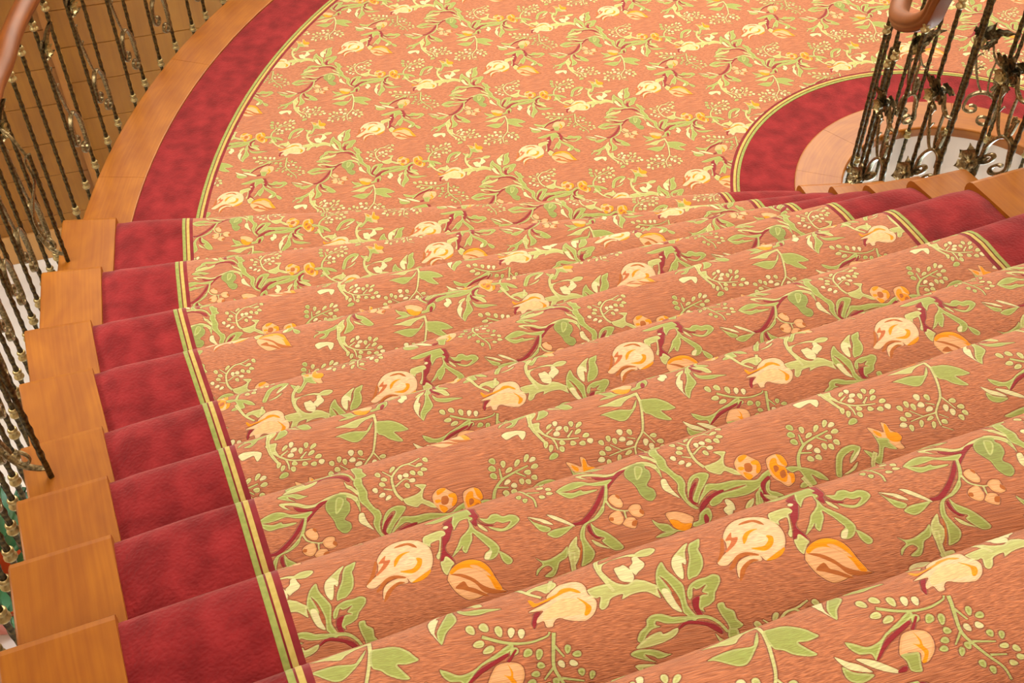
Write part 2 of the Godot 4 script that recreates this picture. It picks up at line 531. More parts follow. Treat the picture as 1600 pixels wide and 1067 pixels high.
	petal("leaf", [3322, 1918, 3316, 1892, 3327, 1861, 3355, 1838, 3386, 1827, 3410, 1815, 3432, 1820, 3436, 1842, 3425, 1869, 3416, 1887, 3411, 1914, 3391, 1934, 3371, 1946, 3374, 1958, 3356, 1947, 3358, 1916, 3366, 1899, 3389, 1893, 3369, 1885, 3384, 1858, 3364, 1872, 3349, 1878, 3338, 1874, 3334, 1909])
	petal("wine", [3335, 1917, 3359, 1903, 3356, 1942, 3370, 1971, 3365, 1982, 3351, 1972, 3337, 1947])
	petal("wine", [3278, 2029, 3301, 2000, 3339, 1994, 3383, 1998, 3412, 2007, 3433, 2027, 3428, 2040, 3403, 2026, 3375, 2011, 3338, 2007, 3308, 2010, 3289, 2026])
	vine("leaf", 18, [3264, 1993, 3317, 1986, 3377, 1977, 3420, 1996, 3451, 2032])
	petal("leaf", [3140, 2079, 3148, 2050, 3171, 2024, 3173, 2003, 3194, 1983, 3228, 1977, 3265, 1985, 3302, 1983, 3313, 1996, 3279, 2006, 3238, 2010, 3208, 2005, 3204, 2018, 3219, 2023, 3192, 2035, 3173, 2057, 3158, 2087])
	petal("lime", [3135, 2109, 3178, 2062, 3218, 2041, 3232, 2050, 3276, 2024, 3278, 2044, 3251, 2071, 3194, 2096])
	petal("leaf", [3117, 2134, 3137, 2115, 3194, 2109, 3238, 2122, 3255, 2124, 3215, 2142, 3193, 2134, 3165, 2129, 3181, 2144, 3203, 2155, 3159, 2148])
	petal("leaf", [3419, 1930, 3441, 1919, 3450, 1937, 3476, 1949, 3485, 1978, 3505, 2002, 3470, 2025, 3459, 2026, 3450, 1997, 3430, 1964])
	petal("leaf", [2034, 1677, 2063, 1673, 2075, 1711, 2101, 1752, 2108, 1787, 2138, 1826, 2165, 1843, 2179, 1876, 2176, 1916, 2189, 1960, 2227, 1989, 2209, 1993, 2175, 1966, 2146, 1917, 2144, 1877, 2106, 1833, 2070, 1800, 2054, 1748, 2033, 1713])
	petal("lime", [1987, 1697, 2005, 1714, 2028, 1725, 2063, 1759, 2058, 1771, 2022, 1743, 2004, 1732])
	petal("leaf", [1975, 1762, 2003, 1761, 2035, 1772, 2070, 1800, 2081, 1857, 2069, 1834, 2039, 1789, 2002, 1779])
	petal("pale", [2076, 1868, 2095, 1859, 2107, 1884, 2124, 1912, 2153, 1947, 2114, 1929, 2083, 1908])
	petal("leaf", [2186, 1938, 2188, 1876, 2207, 1835, 2245, 1814, 2281, 1821, 2269, 1862, 2242, 1914, 2225, 1964, 2207, 1965, 2206, 1943, 2220, 1903, 2237, 1852, 2224, 1846, 2203, 1881, 2195, 1932])
	petal("wine", [2190, 1943, 2198, 1898, 2223, 1863, 2224, 1875, 2208, 1915, 2207, 1954, 2224, 1967, 2206, 1971])
	petal("leaf", [2251, 1908, 2268, 1873, 2319, 1866, 2389, 1846, 2449, 1844, 2486, 1837, 2512, 1808, 2547, 1784, 2548, 1812, 2491, 1877, 2442, 1913, 2385, 1931, 2340, 1938, 2320, 1961, 2287, 1979, 2274, 1963, 2290, 1934, 2333, 1911, 2389, 1892, 2437, 1868, 2390, 1881, 2333, 1905, 2288, 1901, 2249, 1941, 2228, 1975, 2235, 1942])
	petal("wine", [2231, 2006, 2238, 1970, 2267, 1935, 2306, 1906, 2337, 1896, 2333, 1908, 2295, 1934, 2265, 1969, 2244, 2000])
	petal("leaf", [2223, 2052, 2230, 2019, 2254, 1991, 2272, 1990, 2281, 2023, 2271, 2056, 2248, 2067, 2211, 2085, 2198, 2080, 2204, 2063])
	petal("wine", [2246, 2035, 2256, 2018, 2268, 2040, 2262, 2064, 2250, 2067])
	petal("leaf", [2031, 2059, 2057, 2074, 2096, 2078, 2122, 2101, 2165, 2108, 2121, 2114, 2077, 2116, 2043, 2085])
	petal("leaf", [2044, 2147, 2076, 2121, 2134, 2109, 2097, 2136])
	petal("peach", [2088, 2029, 2113, 2015, 2149, 2014, 2184, 2026, 2203, 2042, 2194, 2080, 2184, 2099, 2157, 2105, 2122, 2093, 2106, 2067])
	petal("gold", [2102, 2059, 2133, 2055, 2159, 2070, 2195, 2069, 2184, 2099, 2157, 2108, 2126, 2096])
	petal("pale", [2339, 1947, 2353, 1941, 2374, 1959, 2380, 1992, 2362, 1993, 2346, 1971])
	petal("lime", [2423, 1983, 2435, 1952, 2462, 1931, 2460, 1957, 2444, 1979])
	petal("leaf", [2468, 1962, 2479, 1906, 2496, 1871, 2509, 1876, 2499, 1927, 2500, 1955])
	petal("wine", [2497, 1866, 2514, 1837, 2534, 1819, 2542, 1830, 2521, 1853, 2516, 1899, 2549, 1926, 2539, 1934, 2510, 1910])
	petal("leaf", [2518, 1876, 2525, 1853, 2541, 1841, 2535, 1887, 2566, 1897, 2591, 1913, 2550, 1920, 2524, 1904])
	petal("lime", [2266, 1781, 2290, 1769, 2324, 1750, 2340, 1726, 2309, 1703, 2361, 1699, 2353, 1732, 2354, 1773, 2390, 1789, 2424, 1817, 2392, 1818, 2352, 1802, 2332, 1820, 2300, 1815, 2278, 1804])
	petal("peach", [2395, 1760, 2415, 1724, 2443, 1714, 2470, 1728, 2496, 1744, 2509, 1773, 2499, 1803, 2468, 1832, 2449, 1842, 2423, 1822, 2403, 1794])
	petal("gold", [2414, 1730, 2443, 1714, 2452, 1722, 2431, 1747, 2416, 1753])
	petal("gold", [2468, 1748, 2496, 1741, 2509, 1773, 2499, 1803, 2485, 1803, 2489, 1768, 2471, 1763])
	petal("gold", [2430, 1805, 2457, 1810, 2469, 1821, 2458, 1841, 2441, 1833])
	petal("gold", [2409, 1782, 2428, 1776, 2436, 1787, 2417, 1797])
	petal("rust", [2438, 1764, 2462, 1757, 2471, 1780, 2462, 1801, 2440, 1799])
	petal("peach", [2533, 1743, 2550, 1719, 2579, 1706, 2606, 1717, 2623, 1752, 2618, 1769, 2607, 1781, 2623, 1804, 2646, 1803, 2646, 1838, 2620, 1867, 2602, 1862, 2585, 1848, 2556, 1829, 2541, 1795])
	petal("gold", [2558, 1731, 2577, 1730, 2582, 1759, 2613, 1775, 2618, 1810, 2609, 1845, 2586, 1840, 2562, 1818, 2547, 1784, 2545, 1760])
	petal("gold", [2579, 1706, 2606, 1717, 2623, 1752, 2616, 1767, 2597, 1753, 2586, 1727])
	petal("gold", [2623, 1804, 2646, 1803, 2646, 1838, 2631, 1850, 2630, 1821])
	petal("rust", [2562, 1771, 2577, 1765, 2584, 1782, 2568, 1800])
	petal("rust", [2587, 1800, 2607, 1787, 2612, 1816, 2592, 1828])
	vine("lime", 14, [2265, 1787, 2235, 1759, 2215, 1719, 2204, 1665, 2232, 1604, 2277, 1578, 2317, 1545])
	vine("lime", 9, [2213, 1736, 2172, 1732])
	vine("lime", 9, [2204, 1665, 2154, 1634])
	vine("lime", 10, [2224, 1718, 2260, 1675, 2288, 1677])
	vine("lime", 9, [2267, 1584, 2313, 1601])
	berry("pale", 2136, 1743, 15, 12, 52)
	berry("pale", 2169, 1765, 16, 11, 141)
	berry("pale", 2198, 1777, 17, 10, 129)
	berry("pale", 2240, 1664, 17, 11, 78)
	berry("pale", 2266, 1653, 15, 13, 38)
	berry("pale", 2297, 1679, 15, 12, 162)
	berry("lime", 2164, 1710, 16, 12, 20)
	berry("lime", 2169, 1681, 16, 12, 20)
	berry("lime", 2137, 1655, 17, 12, 45)
	berry("lime", 2198, 1620, 21, 10, 114)
	berry("lime", 2296, 1637, 17, 12, 46)
	berry("lime", 2331, 1639, 17, 12, 46)
	berry("lime", 2345, 1614, 16, 12, 9)
	berry("lime", 2319, 1587, 18, 11, 145)
	berry("lime", 2278, 1709, 17, 11, 51)
	berry("lime", 2345, 1554, 17, 12, 47)
	vine("leaf", 16, [2673, 1776, 2676, 1718, 2705, 1657, 2758, 1613, 2821, 1571])
	vine("leaf", 12, [2705, 1657, 2690, 1597])
	vine("leaf", 10, [2768, 1613, 2812, 1630])
	vine("leaf", 10, [2681, 1700, 2737, 1695])
	petal("leaf", [2615, 1778, 2640, 1766, 2676, 1770, 2717, 1775, 2761, 1791, 2792, 1824, 2752, 1820, 2722, 1804, 2739, 1843, 2715, 1852, 2688, 1816, 2669, 1788, 2640, 1798])
	berry("leaf", 2683, 1856, 21, 13, 145)
	berry("leaf", 2667, 1640, 19, 15, 43)
	berry("leaf", 2658, 1601, 19, 16, 32)
	berry("leaf", 2657, 1559, 19, 15, 50)
	berry("lime", 2707, 1572, 20, 12, 82)
	berry("lime", 2734, 1602, 21, 11, 132)
	berry("lime", 2770, 1561, 23, 11, 112)
	berry("lime", 2812, 1532, 23, 11, 107)
	berry("lime", 2851, 1574, 19, 13, 150)
	berry("lime", 2820, 1606, 17, 14, 178)
	berry("lime", 2853, 1634, 17, 14, 55)
	berry("lime", 2826, 1660, 17, 13, 62)
	berry("lime", 2796, 1660, 19, 12, 76)
	berry("lime", 2728, 1727, 16, 14, 29)
	berry("lime", 2764, 1718, 16, 14, 43)
	berry("pale", 2840, 1538, 19, 12, 133)
	berry("pale", 2729, 1667, 19, 11, 128)
	berry("pale", 2762, 1684, 15, 14, 39)
	petal("leaf", [2828, 1800, 2833, 1742, 2844, 1700, 2873, 1664, 2913, 1644, 2941, 1646, 2953, 1658, 2933, 1691, 2914, 1721, 2896, 1737, 2902, 1710, 2922, 1674, 2897, 1687, 2869, 1717, 2856, 1770, 2850, 1805])
	petal("pale", [2896, 1737, 2917, 1704, 2941, 1673, 2953, 1658, 2940, 1691, 2914, 1727])
	petal("lime", [2861, 1793, 2893, 1769, 2929, 1730, 2917, 1762, 2885, 1787])
	petal("peach", [2998, 1547, 3036, 1555, 3068, 1566, 3062, 1517, 3085, 1523, 3098, 1553, 3128, 1570, 3144, 1588, 3133, 1619, 3146, 1648, 3122, 1655, 3093, 1632, 3069, 1609, 3038, 1598, 3018, 1580])
	petal("gold", [3075, 1523, 3091, 1541, 3096, 1565, 3125, 1564, 3144, 1588, 3130, 1613, 3097, 1614, 3077, 1590])
	petal("gold", [3021, 1562, 3052, 1573, 3054, 1591, 3036, 1586])
	petal("leaf", [3016, 1577, 3034, 1598, 3067, 1597, 3085, 1602, 3086, 1620, 3112, 1655, 3080, 1654, 3057, 1651, 3042, 1705, 3028, 1735, 3010, 1730, 2991, 1707, 2965, 1669, 2996, 1677, 3021, 1694, 3034, 1646, 3030, 1616])
	petal("lime", [2816, 1338, 2868, 1317, 2872, 1359, 2895, 1397, 2867, 1391, 2841, 1366])
	vine("lime", 13, [2860, 1372, 2895, 1400, 2959, 1420, 3058, 1407])
	vine("lime", 11, [2905, 1396, 2934, 1363])
	vine("lime", 12, [3005, 1406, 3028, 1366])
	vine("lime", 12, [2931, 1415, 2950, 1446, 2959, 1477])
	berry("lime", 2915, 1348, 22, 10, 117)
	berry("lime", 3020, 1328, 19, 12, 82)
	berry("lime", 2998, 1361, 19, 12, 81)
	berry("lime", 3056, 1333, 22, 11, 123)
	berry("lime", 3052, 1372, 21, 11, 128)
	berry("lime", 3090, 1390, 18, 13, 145)
	berry("lime", 3074, 1435, 16, 14, 165)
	berry("lime", 3031, 1437, 15, 14, 4)
	berry("lime", 2980, 1438, 15, 14, 7)
	berry("lime", 2979, 1473, 17, 13, 70)
	berry("lime", 2927, 1472, 21, 11, 97)
	berry("lime", 2903, 1454, 20, 11, 92)
	berry("leaf", 2939, 1515, 26, 16, 138)
	berry("pale", 2944, 1327, 20, 12, 88)
	berry("pale", 2962, 1359, 19, 12, 137)
	berry("pale", 2952, 1391, 17, 14, 148)
	berry("pale", 3111, 1420, 16, 15, 75)
	petal("pale", [2693, 1403, 2713, 1383, 2758, 1372, 2801, 1377, 2807, 1406, 2795, 1435, 2781, 1420, 2769, 1401, 2747, 1414, 2721, 1434, 2703, 1422])
	vine("lime", 15, [3334, 1109, 3354, 1177, 3361, 1260, 3359, 1347, 3334, 1407, 3321, 1450, 3330, 1517])
	vine("lime", 9, [3362, 1353, 3391, 1384, 3416, 1415])
	vine("lime", 10, [3327, 1439, 3261, 1467, 3199, 1501])
	vine("lime", 8, [3261, 1467, 3203, 1438])
	vine("lime", 7, [3324, 1397, 3285, 1390])
	vine("lime", 7, [3333, 1449, 3373, 1469])
	vine("lime", 7, [3333, 1522, 3381, 1541])
	petal("leaf", [3356, 1165, 3391, 1156, 3433, 1154, 3479, 1170, 3504, 1188, 3523, 1206, 3484, 1223, 3454, 1226, 3478, 1251, 3503, 1274, 3479, 1281, 3432, 1271, 3403, 1253, 3373, 1243, 3359, 1210])
	petal("leaf", [3161, 1270, 3195, 1249, 3248, 1231, 3307, 1226, 3319, 1206, 3336, 1160, 3333, 1205, 3315, 1245, 3285, 1290, 3255, 1299, 3217, 1287, 3183, 1272])
	petal("lime", [3150, 1206, 3196, 1182, 3243, 1152, 3297, 1128, 3334, 1109, 3339, 1126, 3301, 1150, 3275, 1179, 3261, 1205, 3236, 1209, 3200, 1204])
	berry("pale", 3250, 1363, 18, 15, 76)
	berry("pale", 3261, 1403, 17, 15, 155)
	berry("pale", 3295, 1423, 20, 13, 142)
	berry("pale", 3372, 1412, 21, 13, 92)
	berry("pale", 3398, 1435, 20, 13, 90)
	berry("pale", 3162, 1524, 18, 14, 151)
	berry("lime", 3297, 1360, 18, 13, 65)
	berry("lime", 3196, 1404, 19, 12, 78)
	berry("lime", 3226, 1416, 19, 12, 74)
	berry("lime", 3163, 1429, 17, 13, 55)
	berry("lime", 3195, 1462, 16, 14, 12)
	berry("lime", 3168, 1489, 16, 14, 29)
	berry("lime", 3197, 1537, 20, 11, 86)
	berry("lime", 3245, 1510, 22, 10, 99)
	berry("lime", 3289, 1477, 21, 10, 138)
	berry("lime", 3299, 1515, 22, 10, 99)
	berry("lime", 3432, 1463, 18, 13, 72)
	berry("lime", 3454, 1435, 17, 13, 58)
	berry("lime", 3440, 1401, 17, 14, 175)
	berry("lime", 3408, 1370, 17, 13, 167)
	berry("lime", 3351, 1493, 16, 14, 44)
	petal("pale", [2420, 2041, 2430, 1996, 2452, 1960, 2443, 2014, 2454, 2027, 2452, 2096, 2480, 2139, 2445, 2102, 2428, 2072])
	petal("leaf", [2459, 2096, 2474, 2020, 2473, 1956, 2472, 1911, 2490, 1894, 2490, 1955, 2500, 1987, 2520, 2031, 2514, 2057, 2492, 2095, 2480, 2139])
	petal("lime", [2505, 1913, 2539, 1915, 2576, 1927, 2602, 1962, 2577, 1966, 2555, 1950, 2527, 1935])
	petal("leaf", [2511, 1964, 2538, 1983, 2576, 1985, 2605, 1981, 2671, 1985, 2627, 1999, 2593, 2013, 2545, 2010, 2519, 1990])
	petal("wine", [2497, 1897, 2514, 1929, 2550, 1954, 2540, 1960, 2508, 1942, 2491, 1917])
	petal("pale", [2331, 1993, 2353, 1973, 2371, 1998, 2358, 2024, 2342, 2014])
	petal("lime", [2756, 1888, 2785, 1869, 2808, 1861, 2835, 1853, 2853, 1862, 2858, 1879, 2842, 1901, 2825, 1917, 2804, 1903, 2783, 1897, 2757, 1912])
	petal("lime", [2968, 1901, 2987, 1888, 3023, 1874, 3038, 1867, 3023, 1840, 3002, 1809, 2990, 1792, 3002, 1776, 3032, 1766, 3020, 1787, 3020, 1812, 3038, 1839, 3070, 1865, 3106, 1870, 3133, 1851, 3165, 1850, 3195, 1862, 3212, 1871, 3211, 1905, 3179, 1897, 3150, 1900, 3117, 1914, 3090, 1932, 3090, 1912, 3052, 1931, 3040, 1961, 3023, 1977, 3010, 1966, 3014, 1929, 2999, 1933, 2981, 1924])
	petal("lime", [3005, 1776, 3038, 1760, 3077, 1740, 3114, 1729, 3144, 1731, 3132, 1739, 3092, 1745, 3047, 1759, 3023, 1780])
	petal("lime", [3115, 1743, 3133, 1732, 3157, 1709, 3194, 1700, 3211, 1711, 3193, 1736, 3163, 1745])
	petal("pale", [3062, 1803, 3083, 1791, 3095, 1784, 3113, 1800, 3127, 1817, 3133, 1841, 3124, 1859, 3106, 1860, 3085, 1854, 3073, 1834])
	petal("pale", [3126, 1750, 3144, 1744, 3156, 1759, 3170, 1776, 3167, 1794, 3148, 1816, 3139, 1829, 3127, 1817, 3116, 1797, 3128, 1775])
	petal("wine", [2782, 2028, 2787, 2001, 2807, 1995, 2799, 2020, 2795, 2047, 2789, 2061, 2781, 2044])
	petal("cream", [2826, 1939, 2842, 1908, 2865, 1879, 2892, 1866, 2922, 1862, 2945, 1870, 2962, 1888, 2970, 1915, 2990, 1930, 3001, 1950, 2999, 1977, 2988, 2001, 2965, 2021, 2942, 2024, 2907, 2023, 2872, 2016, 2855, 2034, 2852, 2050, 2832, 2054, 2823, 2035, 2817, 2031, 2797, 2040, 2799, 2020, 2816, 1993, 2807, 1990, 2778, 1997, 2768, 1997, 2789, 1981, 2818, 1963, 2846, 1941])
	petal("gold", [2762, 1952, 2770, 1947, 2791, 1961, 2817, 1949, 2837, 1935, 2861, 1920, 2875, 1901, 2895, 1893, 2919, 1895, 2937, 1903, 2946, 1912, 2934, 1913, 2910, 1907, 2887, 1915, 2867, 1928, 2841, 1945, 2812, 1960, 2786, 1976, 2774, 1970])
	petal("beige", [2836, 1975, 2861, 1951, 2890, 1937, 2920, 1937, 2946, 1946, 2961, 1965, 2959, 1992, 2935, 2000, 2901, 2008, 2872, 2010, 2843, 2021, 2820, 2026, 2819, 1999])
	petal("gold", [2932, 1933, 2952, 1942, 2970, 1955, 2983, 1968, 2980, 1988, 2967, 2002, 2959, 1997, 2963, 1975, 2958, 1956])
	vine("leaf", 13, [2613, 2103, 2668, 2117, 2723, 2122, 2780, 2114, 2834, 2087, 2841, 2071])
	petal("leaf", [2482, 2230, 2509, 2235, 2550, 2246, 2593, 2227, 2618, 2202, 2664, 2164, 2709, 2125, 2722, 2137, 2691, 2169, 2642, 2195, 2612, 2220, 2585, 2263, 2567, 2290, 2557, 2270, 2521, 2271, 2494, 2254])
	petal("wine", [2569, 2290, 2606, 2232, 2651, 2194, 2701, 2159, 2704, 2171, 2660, 2206, 2615, 2244, 2579, 2287])
	berry("lime", 2573, 2080, 21, 14, 49)
	berry("lime", 2618, 2068, 20, 15, 42)
	berry("lime", 2669, 2080, 23, 13, 70)
	berry("lime", 2604, 2132, 20, 14, 162)
	berry("lime", 2639, 2151, 22, 13, 145)
	berry("pale", 2711, 2082, 20, 12, 90)
	berry("pale", 2746, 2084, 19, 12, 86)
	berry("leaf", 2771, 2154, 18, 14, 130)
	berry("leaf", 2810, 2156, 20, 12, 97)
	berry("leaf", 2725, 2152, 18, 13, 127)
	vine("leaf", 14, [2856, 2073, 2857, 2135, 2861, 2196, 2886, 2238, 2921, 2281, 2961, 2322, 2974, 2363])
	vine("leaf", 10, [2861, 2123, 2894, 2158])
	vine("leaf", 10, [2861, 2196, 2831, 2242])
	vine("leaf", 10, [2888, 2232, 2962, 2235])
	vine("leaf", 9, [2931, 2281, 2985, 2280])
	berry("leaf", 2905, 2130, 16, 11, 95)
	berry("leaf", 2936, 2144, 16, 11, 165)
	berry("leaf", 2818, 2194, 14, 12, 9)
	berry("leaf", 2801, 2226, 15, 11, 166)
	berry("leaf", 2790, 2255, 15, 11, 167)
	berry("leaf", 2845, 2266, 17, 10, 108)
	berry("leaf", 2870, 2246, 14, 12, 79)
	berry("leaf", 2953, 2205, 14, 12, 75)
	berry("leaf", 2988, 2212, 16, 10, 103)
	berry("leaf", 2926, 2330, 14, 11, 87)
	berry("leaf", 2899, 2309, 14, 12, 70)
	berry("lime", 2984, 2251, 16, 10, 171)
	berry("lime", 3021, 2261, 14, 11, 38)
	berry("lime", 3027, 2289, 15, 10, 1)
	berry("lime", 2997, 2309, 14, 10, 8)
	berry("pale", 2926, 2177, 15, 11, 11)
	berry("pale", 2886, 2184, 15, 11, 51)
	vine("wine", 12, [2708, 2190, 2732, 2143])
	petal("peach", [2659, 2224, 2676, 2201, 2716, 2190, 2752, 2198, 2765, 2228, 2758, 2263, 2730, 2297, 2709, 2296, 2712, 2267, 2675, 2266, 2646, 2274])
	petal("gold", [2704, 2196, 2724, 2221, 2728, 2244, 2740, 2262, 2725, 2297, 2711, 2299, 2725, 2268, 2707, 2244, 2696, 2237, 2719, 2238, 2715, 2214])
	petal("leaf", [2649, 2274, 2685, 2266, 2709, 2267, 2706, 2307, 2702, 2330, 2669, 2326, 2662, 2294])
	petal("pale", [2438, 2278, 2477, 2294, 2516, 2306, 2548, 2328, 2506, 2326, 2467, 2313])
	petal("pale", [2505, 2286, 2547, 2287, 2586, 2300, 2628, 2322, 2625, 2333, 2585, 2326, 2537, 2307])
	petal("leaf", [2457, 2310, 2490, 2328, 2551, 2336, 2519, 2360, 2482, 2362, 2460, 2344])
	petal("wine", [2626, 2330, 2647, 2311, 2662, 2312, 2653, 2328])
	petal("leaf", [1839, 1897, 1850, 1902, 1848, 1975, 1837, 1997, 1832, 2030, 1800, 2069, 1764, 2092, 1755, 2119, 1756, 2161, 1776, 2197, 1795, 2228, 1788, 2259, 1766, 2280, 1740, 2291, 1745, 2255, 1745, 2204, 1734, 2162, 1737, 2120, 1750, 2093, 1791, 2059, 1823, 2009, 1833, 1975, 1838, 1931])
	petal("wine", [1706, 2089, 1737, 2077, 1773, 2032, 1801, 1982, 1820, 1931, 1834, 1903, 1833, 1948, 1810, 2004, 1786, 2048, 1755, 2087, 1715, 2099])
	petal("leaf", [1633, 1938, 1660, 1903, 1701, 1876, 1738, 1875, 1775, 1885, 1825, 1877, 1867, 1865, 1852, 1896, 1802, 1903, 1756, 1900, 1706, 1924, 1665, 1936])
	petal("leaf", [1638, 1940, 1665, 1939, 1706, 1941, 1738, 1926, 1751, 1934, 1802, 1923, 1802, 1932, 1765, 1947, 1729, 1959, 1697, 1972, 1670, 1964])
	petal("lime", [1711, 1830, 1743, 1820, 1794, 1821, 1840, 1834, 1877, 1827, 1924, 1790, 1971, 1766, 1999, 1759, 2036, 1769, 2063, 1786, 2053, 1804, 2017, 1787, 1933, 1802, 1895, 1832, 1858, 1848, 1830, 1851, 1794, 1841, 1766, 1836, 1738, 1837, 1766, 1859, 1793, 1864, 1747, 1857])
	petal("wine", [1784, 1847, 1826, 1854, 1867, 1853, 1895, 1820, 1931, 1805, 1914, 1826, 1890, 1855, 1866, 1896, 1852, 1922, 1852, 1896, 1871, 1864, 1830, 1869, 1802, 1867])
	petal("moss", [1923, 1820, 1938, 1796, 1971, 1771, 2008, 1776, 2012, 1799, 2029, 1816, 2034, 1856, 2017, 1896, 2043, 1912, 2053, 1940, 2038, 1966, 2014, 1966, 1987, 1942, 1971, 1909, 1949, 1882, 1927, 1854])
	petal("leaf", [1970, 1789, 1998, 1794, 2001, 1823, 1986, 1863, 1972, 1870, 1965, 1824])
	vine("lime", 10, [1842, 1981, 1868, 2013, 1917, 2022, 1949, 2015])
	vine("lime", 10, [1917, 2022, 1925, 2060])
	petal("peach", [1853, 1969, 1874, 1949, 1892, 1957, 1911, 1984, 1908, 2006, 1886, 2007, 1862, 1991])
	petal("peach", [1935, 2010, 1954, 1991, 1981, 1990, 1989, 2009, 1999, 2036, 1979, 2050, 1952, 2043, 1939, 2027])
	petal("peach", [1854, 2051, 1876, 2029, 1899, 2025, 1914, 2060, 1902, 2088, 1879, 2088, 1857, 2073])
	petal("peach", [1911, 2082, 1929, 2054, 1956, 2053, 1969, 2074, 1961, 2104, 1937, 2102, 1915, 2092])
	petal("rust", [1883, 1946, 1901, 1956, 1896, 1968, 1883, 1957])
	petal("rust", [1985, 2009, 2000, 2019, 1997, 2036, 1980, 2025])
	petal("rust", [1856, 2057, 1871, 2056, 1871, 2072, 1855, 2070])
	petal("rust", [1951, 2070, 1971, 2064, 1966, 2091, 1948, 2091])
	petal("pale", [1518, 2074, 1550, 2075, 1590, 2082, 1624, 2102, 1595, 2101, 1568, 2091])
	petal("leaf", [1518, 2076, 1541, 2094, 1568, 2104, 1613, 2119, 1604, 2138, 1573, 2136, 1546, 2110])
	petal("pale", [1596, 2057, 1625, 2059, 1670, 2077, 1710, 2099, 1706, 2105, 1661, 2090, 1621, 2075])
	petal("leaf", [1600, 2148, 1626, 2126, 1661, 2114, 1706, 2102, 1693, 2121, 1666, 2149, 1640, 2164, 1618, 2161])
	petal("leaf", [1777, 2086, 1799, 2107, 1839, 2127, 1878, 2157, 1903, 2183, 1912, 2198, 1902, 2211, 1876, 2215, 1850, 2200, 1824, 2175, 1834, 2159, 1803, 2149, 1786, 2123])
	petal("lime", [1781, 2171, 1807, 2181, 1833, 2196, 1859, 2208, 1824, 2204, 1798, 2194])
	petal("wine", [1764, 2103, 1773, 2097, 1790, 2139, 1820, 2159, 1803, 2163, 1781, 2145, 1768, 2124])
	petal("lime", [1686, 2232, 1693, 2195, 1721, 2155, 1723, 2199, 1732, 2215, 1736, 2240, 1723, 2276, 1706, 2302, 1693, 2272])
	petal("rust", [1737, 2173, 1745, 2219, 1736, 2271, 1723, 2292, 1732, 2256, 1736, 2214])
	petal("leaf", [1556, 2267, 1584, 2276, 1619, 2265, 1662, 2232, 1684, 2206, 1684, 2252, 1654, 2279, 1645, 2309, 1628, 2340, 1594, 2341, 1624, 2310, 1606, 2296, 1580, 2312, 1562, 2342, 1563, 2317, 1584, 2291])
	vine("lime", 21, [1595, 1332, 1574, 1399, 1590, 1479, 1641, 1557])
	vine("lime", 19, [2680, 1819, 2746, 1901, 2809, 1938])
	vine("lime", 16, [2836, 1838, 2832, 1913])
	vine("lime", 24, [2818, 1237, 2825, 1318, 2851, 1385, 2902, 1445])


# ---------------------------------------------------------------- the stair's plan
func plan_stair():
	# where the left stripe meets each nosing, and the turn of the nosing: four winders, then a straight flight
	left_at = [Vector2(-1.375, -3.95), Vector2(-1.294, -3.556), Vector2(-1.206, -3.126), Vector2(-1.102, -2.723), Vector2(-0.973, -2.385), Vector2(-0.826, -2.048), Vector2(-0.706, -1.766), Vector2(-0.593, -1.492), Vector2(-0.48, -1.209), Vector2(-0.367, -0.93), Vector2(-0.26, -0.672)]
	var turns := [0.5, -4.25, -9.5, -14.55, -18.5, -21.7, -21.66, -21.64, -21.77, -21.9, -21.3]
	while left_at.size() < LAST + 2:
		left_at.append(left_at[-1] + Vector2(0.111, 0.279))
		turns.append(-21.7)
	for t in turns:
		along.append(Vector2.from_angle(deg_to_rad(t)))
	lay = [[0.0, 1.0, Vector2.ZERO],
		[-10.51, 1.0634, Vector2(-0.1665, -0.2812)], [4.1, 1.0735, Vector2(-1.1436, -0.4353)], [-4.03, 1.0292, Vector2(-0.0513, -0.98)],
		[-3.07, 1.0397, Vector2(-0.1718, -1.3446)], [-1.2, 1.0583, Vector2(-0.8086, -1.6322)], [-1.79, 1.0546, Vector2(-1.4377, -1.6709)],
		[-1.77, 1.0586, Vector2(-0.8288, -2.0402)], [-1.91, 1.0656, Vector2(-0.9224, -2.5433)], [-2.94, 1.0407, Vector2(-0.287, -2.9289)], [2.08, 1.0655, Vector2(-1.0106, -2.9644)]]
	while lay.size() < LAST + 2:
		lay.append([-2.0, 1.05, Vector2(-0.6, -3.3)])


func front(k: int, s: float) -> Vector2:
	return left_at[k] + along[k] * s


# a point on step k: «s» along the nosing, «a» metres back from the nosing, «y» above the tread
func on_step(k: int, s: float, a: float, y: float) -> Vector3:
	var f := front(k, s)
	var u := (front(k + 1, s) - f).normalized()
	var p := f + u * a
	return Vector3(p.x, k * RISE + y, p.y)


func depth(k: int, s: float) -> float:
	return front(k, s).distance_to(front(k + 1, s))


func pattern_uv(k: int, s: float, a: float) -> Vector2:
	var f := front(k, s)
	var q := f + (front(k + 1, s) - f).normalized() * a
	var l: Array = lay[k]
	return to_cell(q.rotated(deg_to_rad(l[0])) * l[1] + l[2] + Vector2(1.7, 5.0))


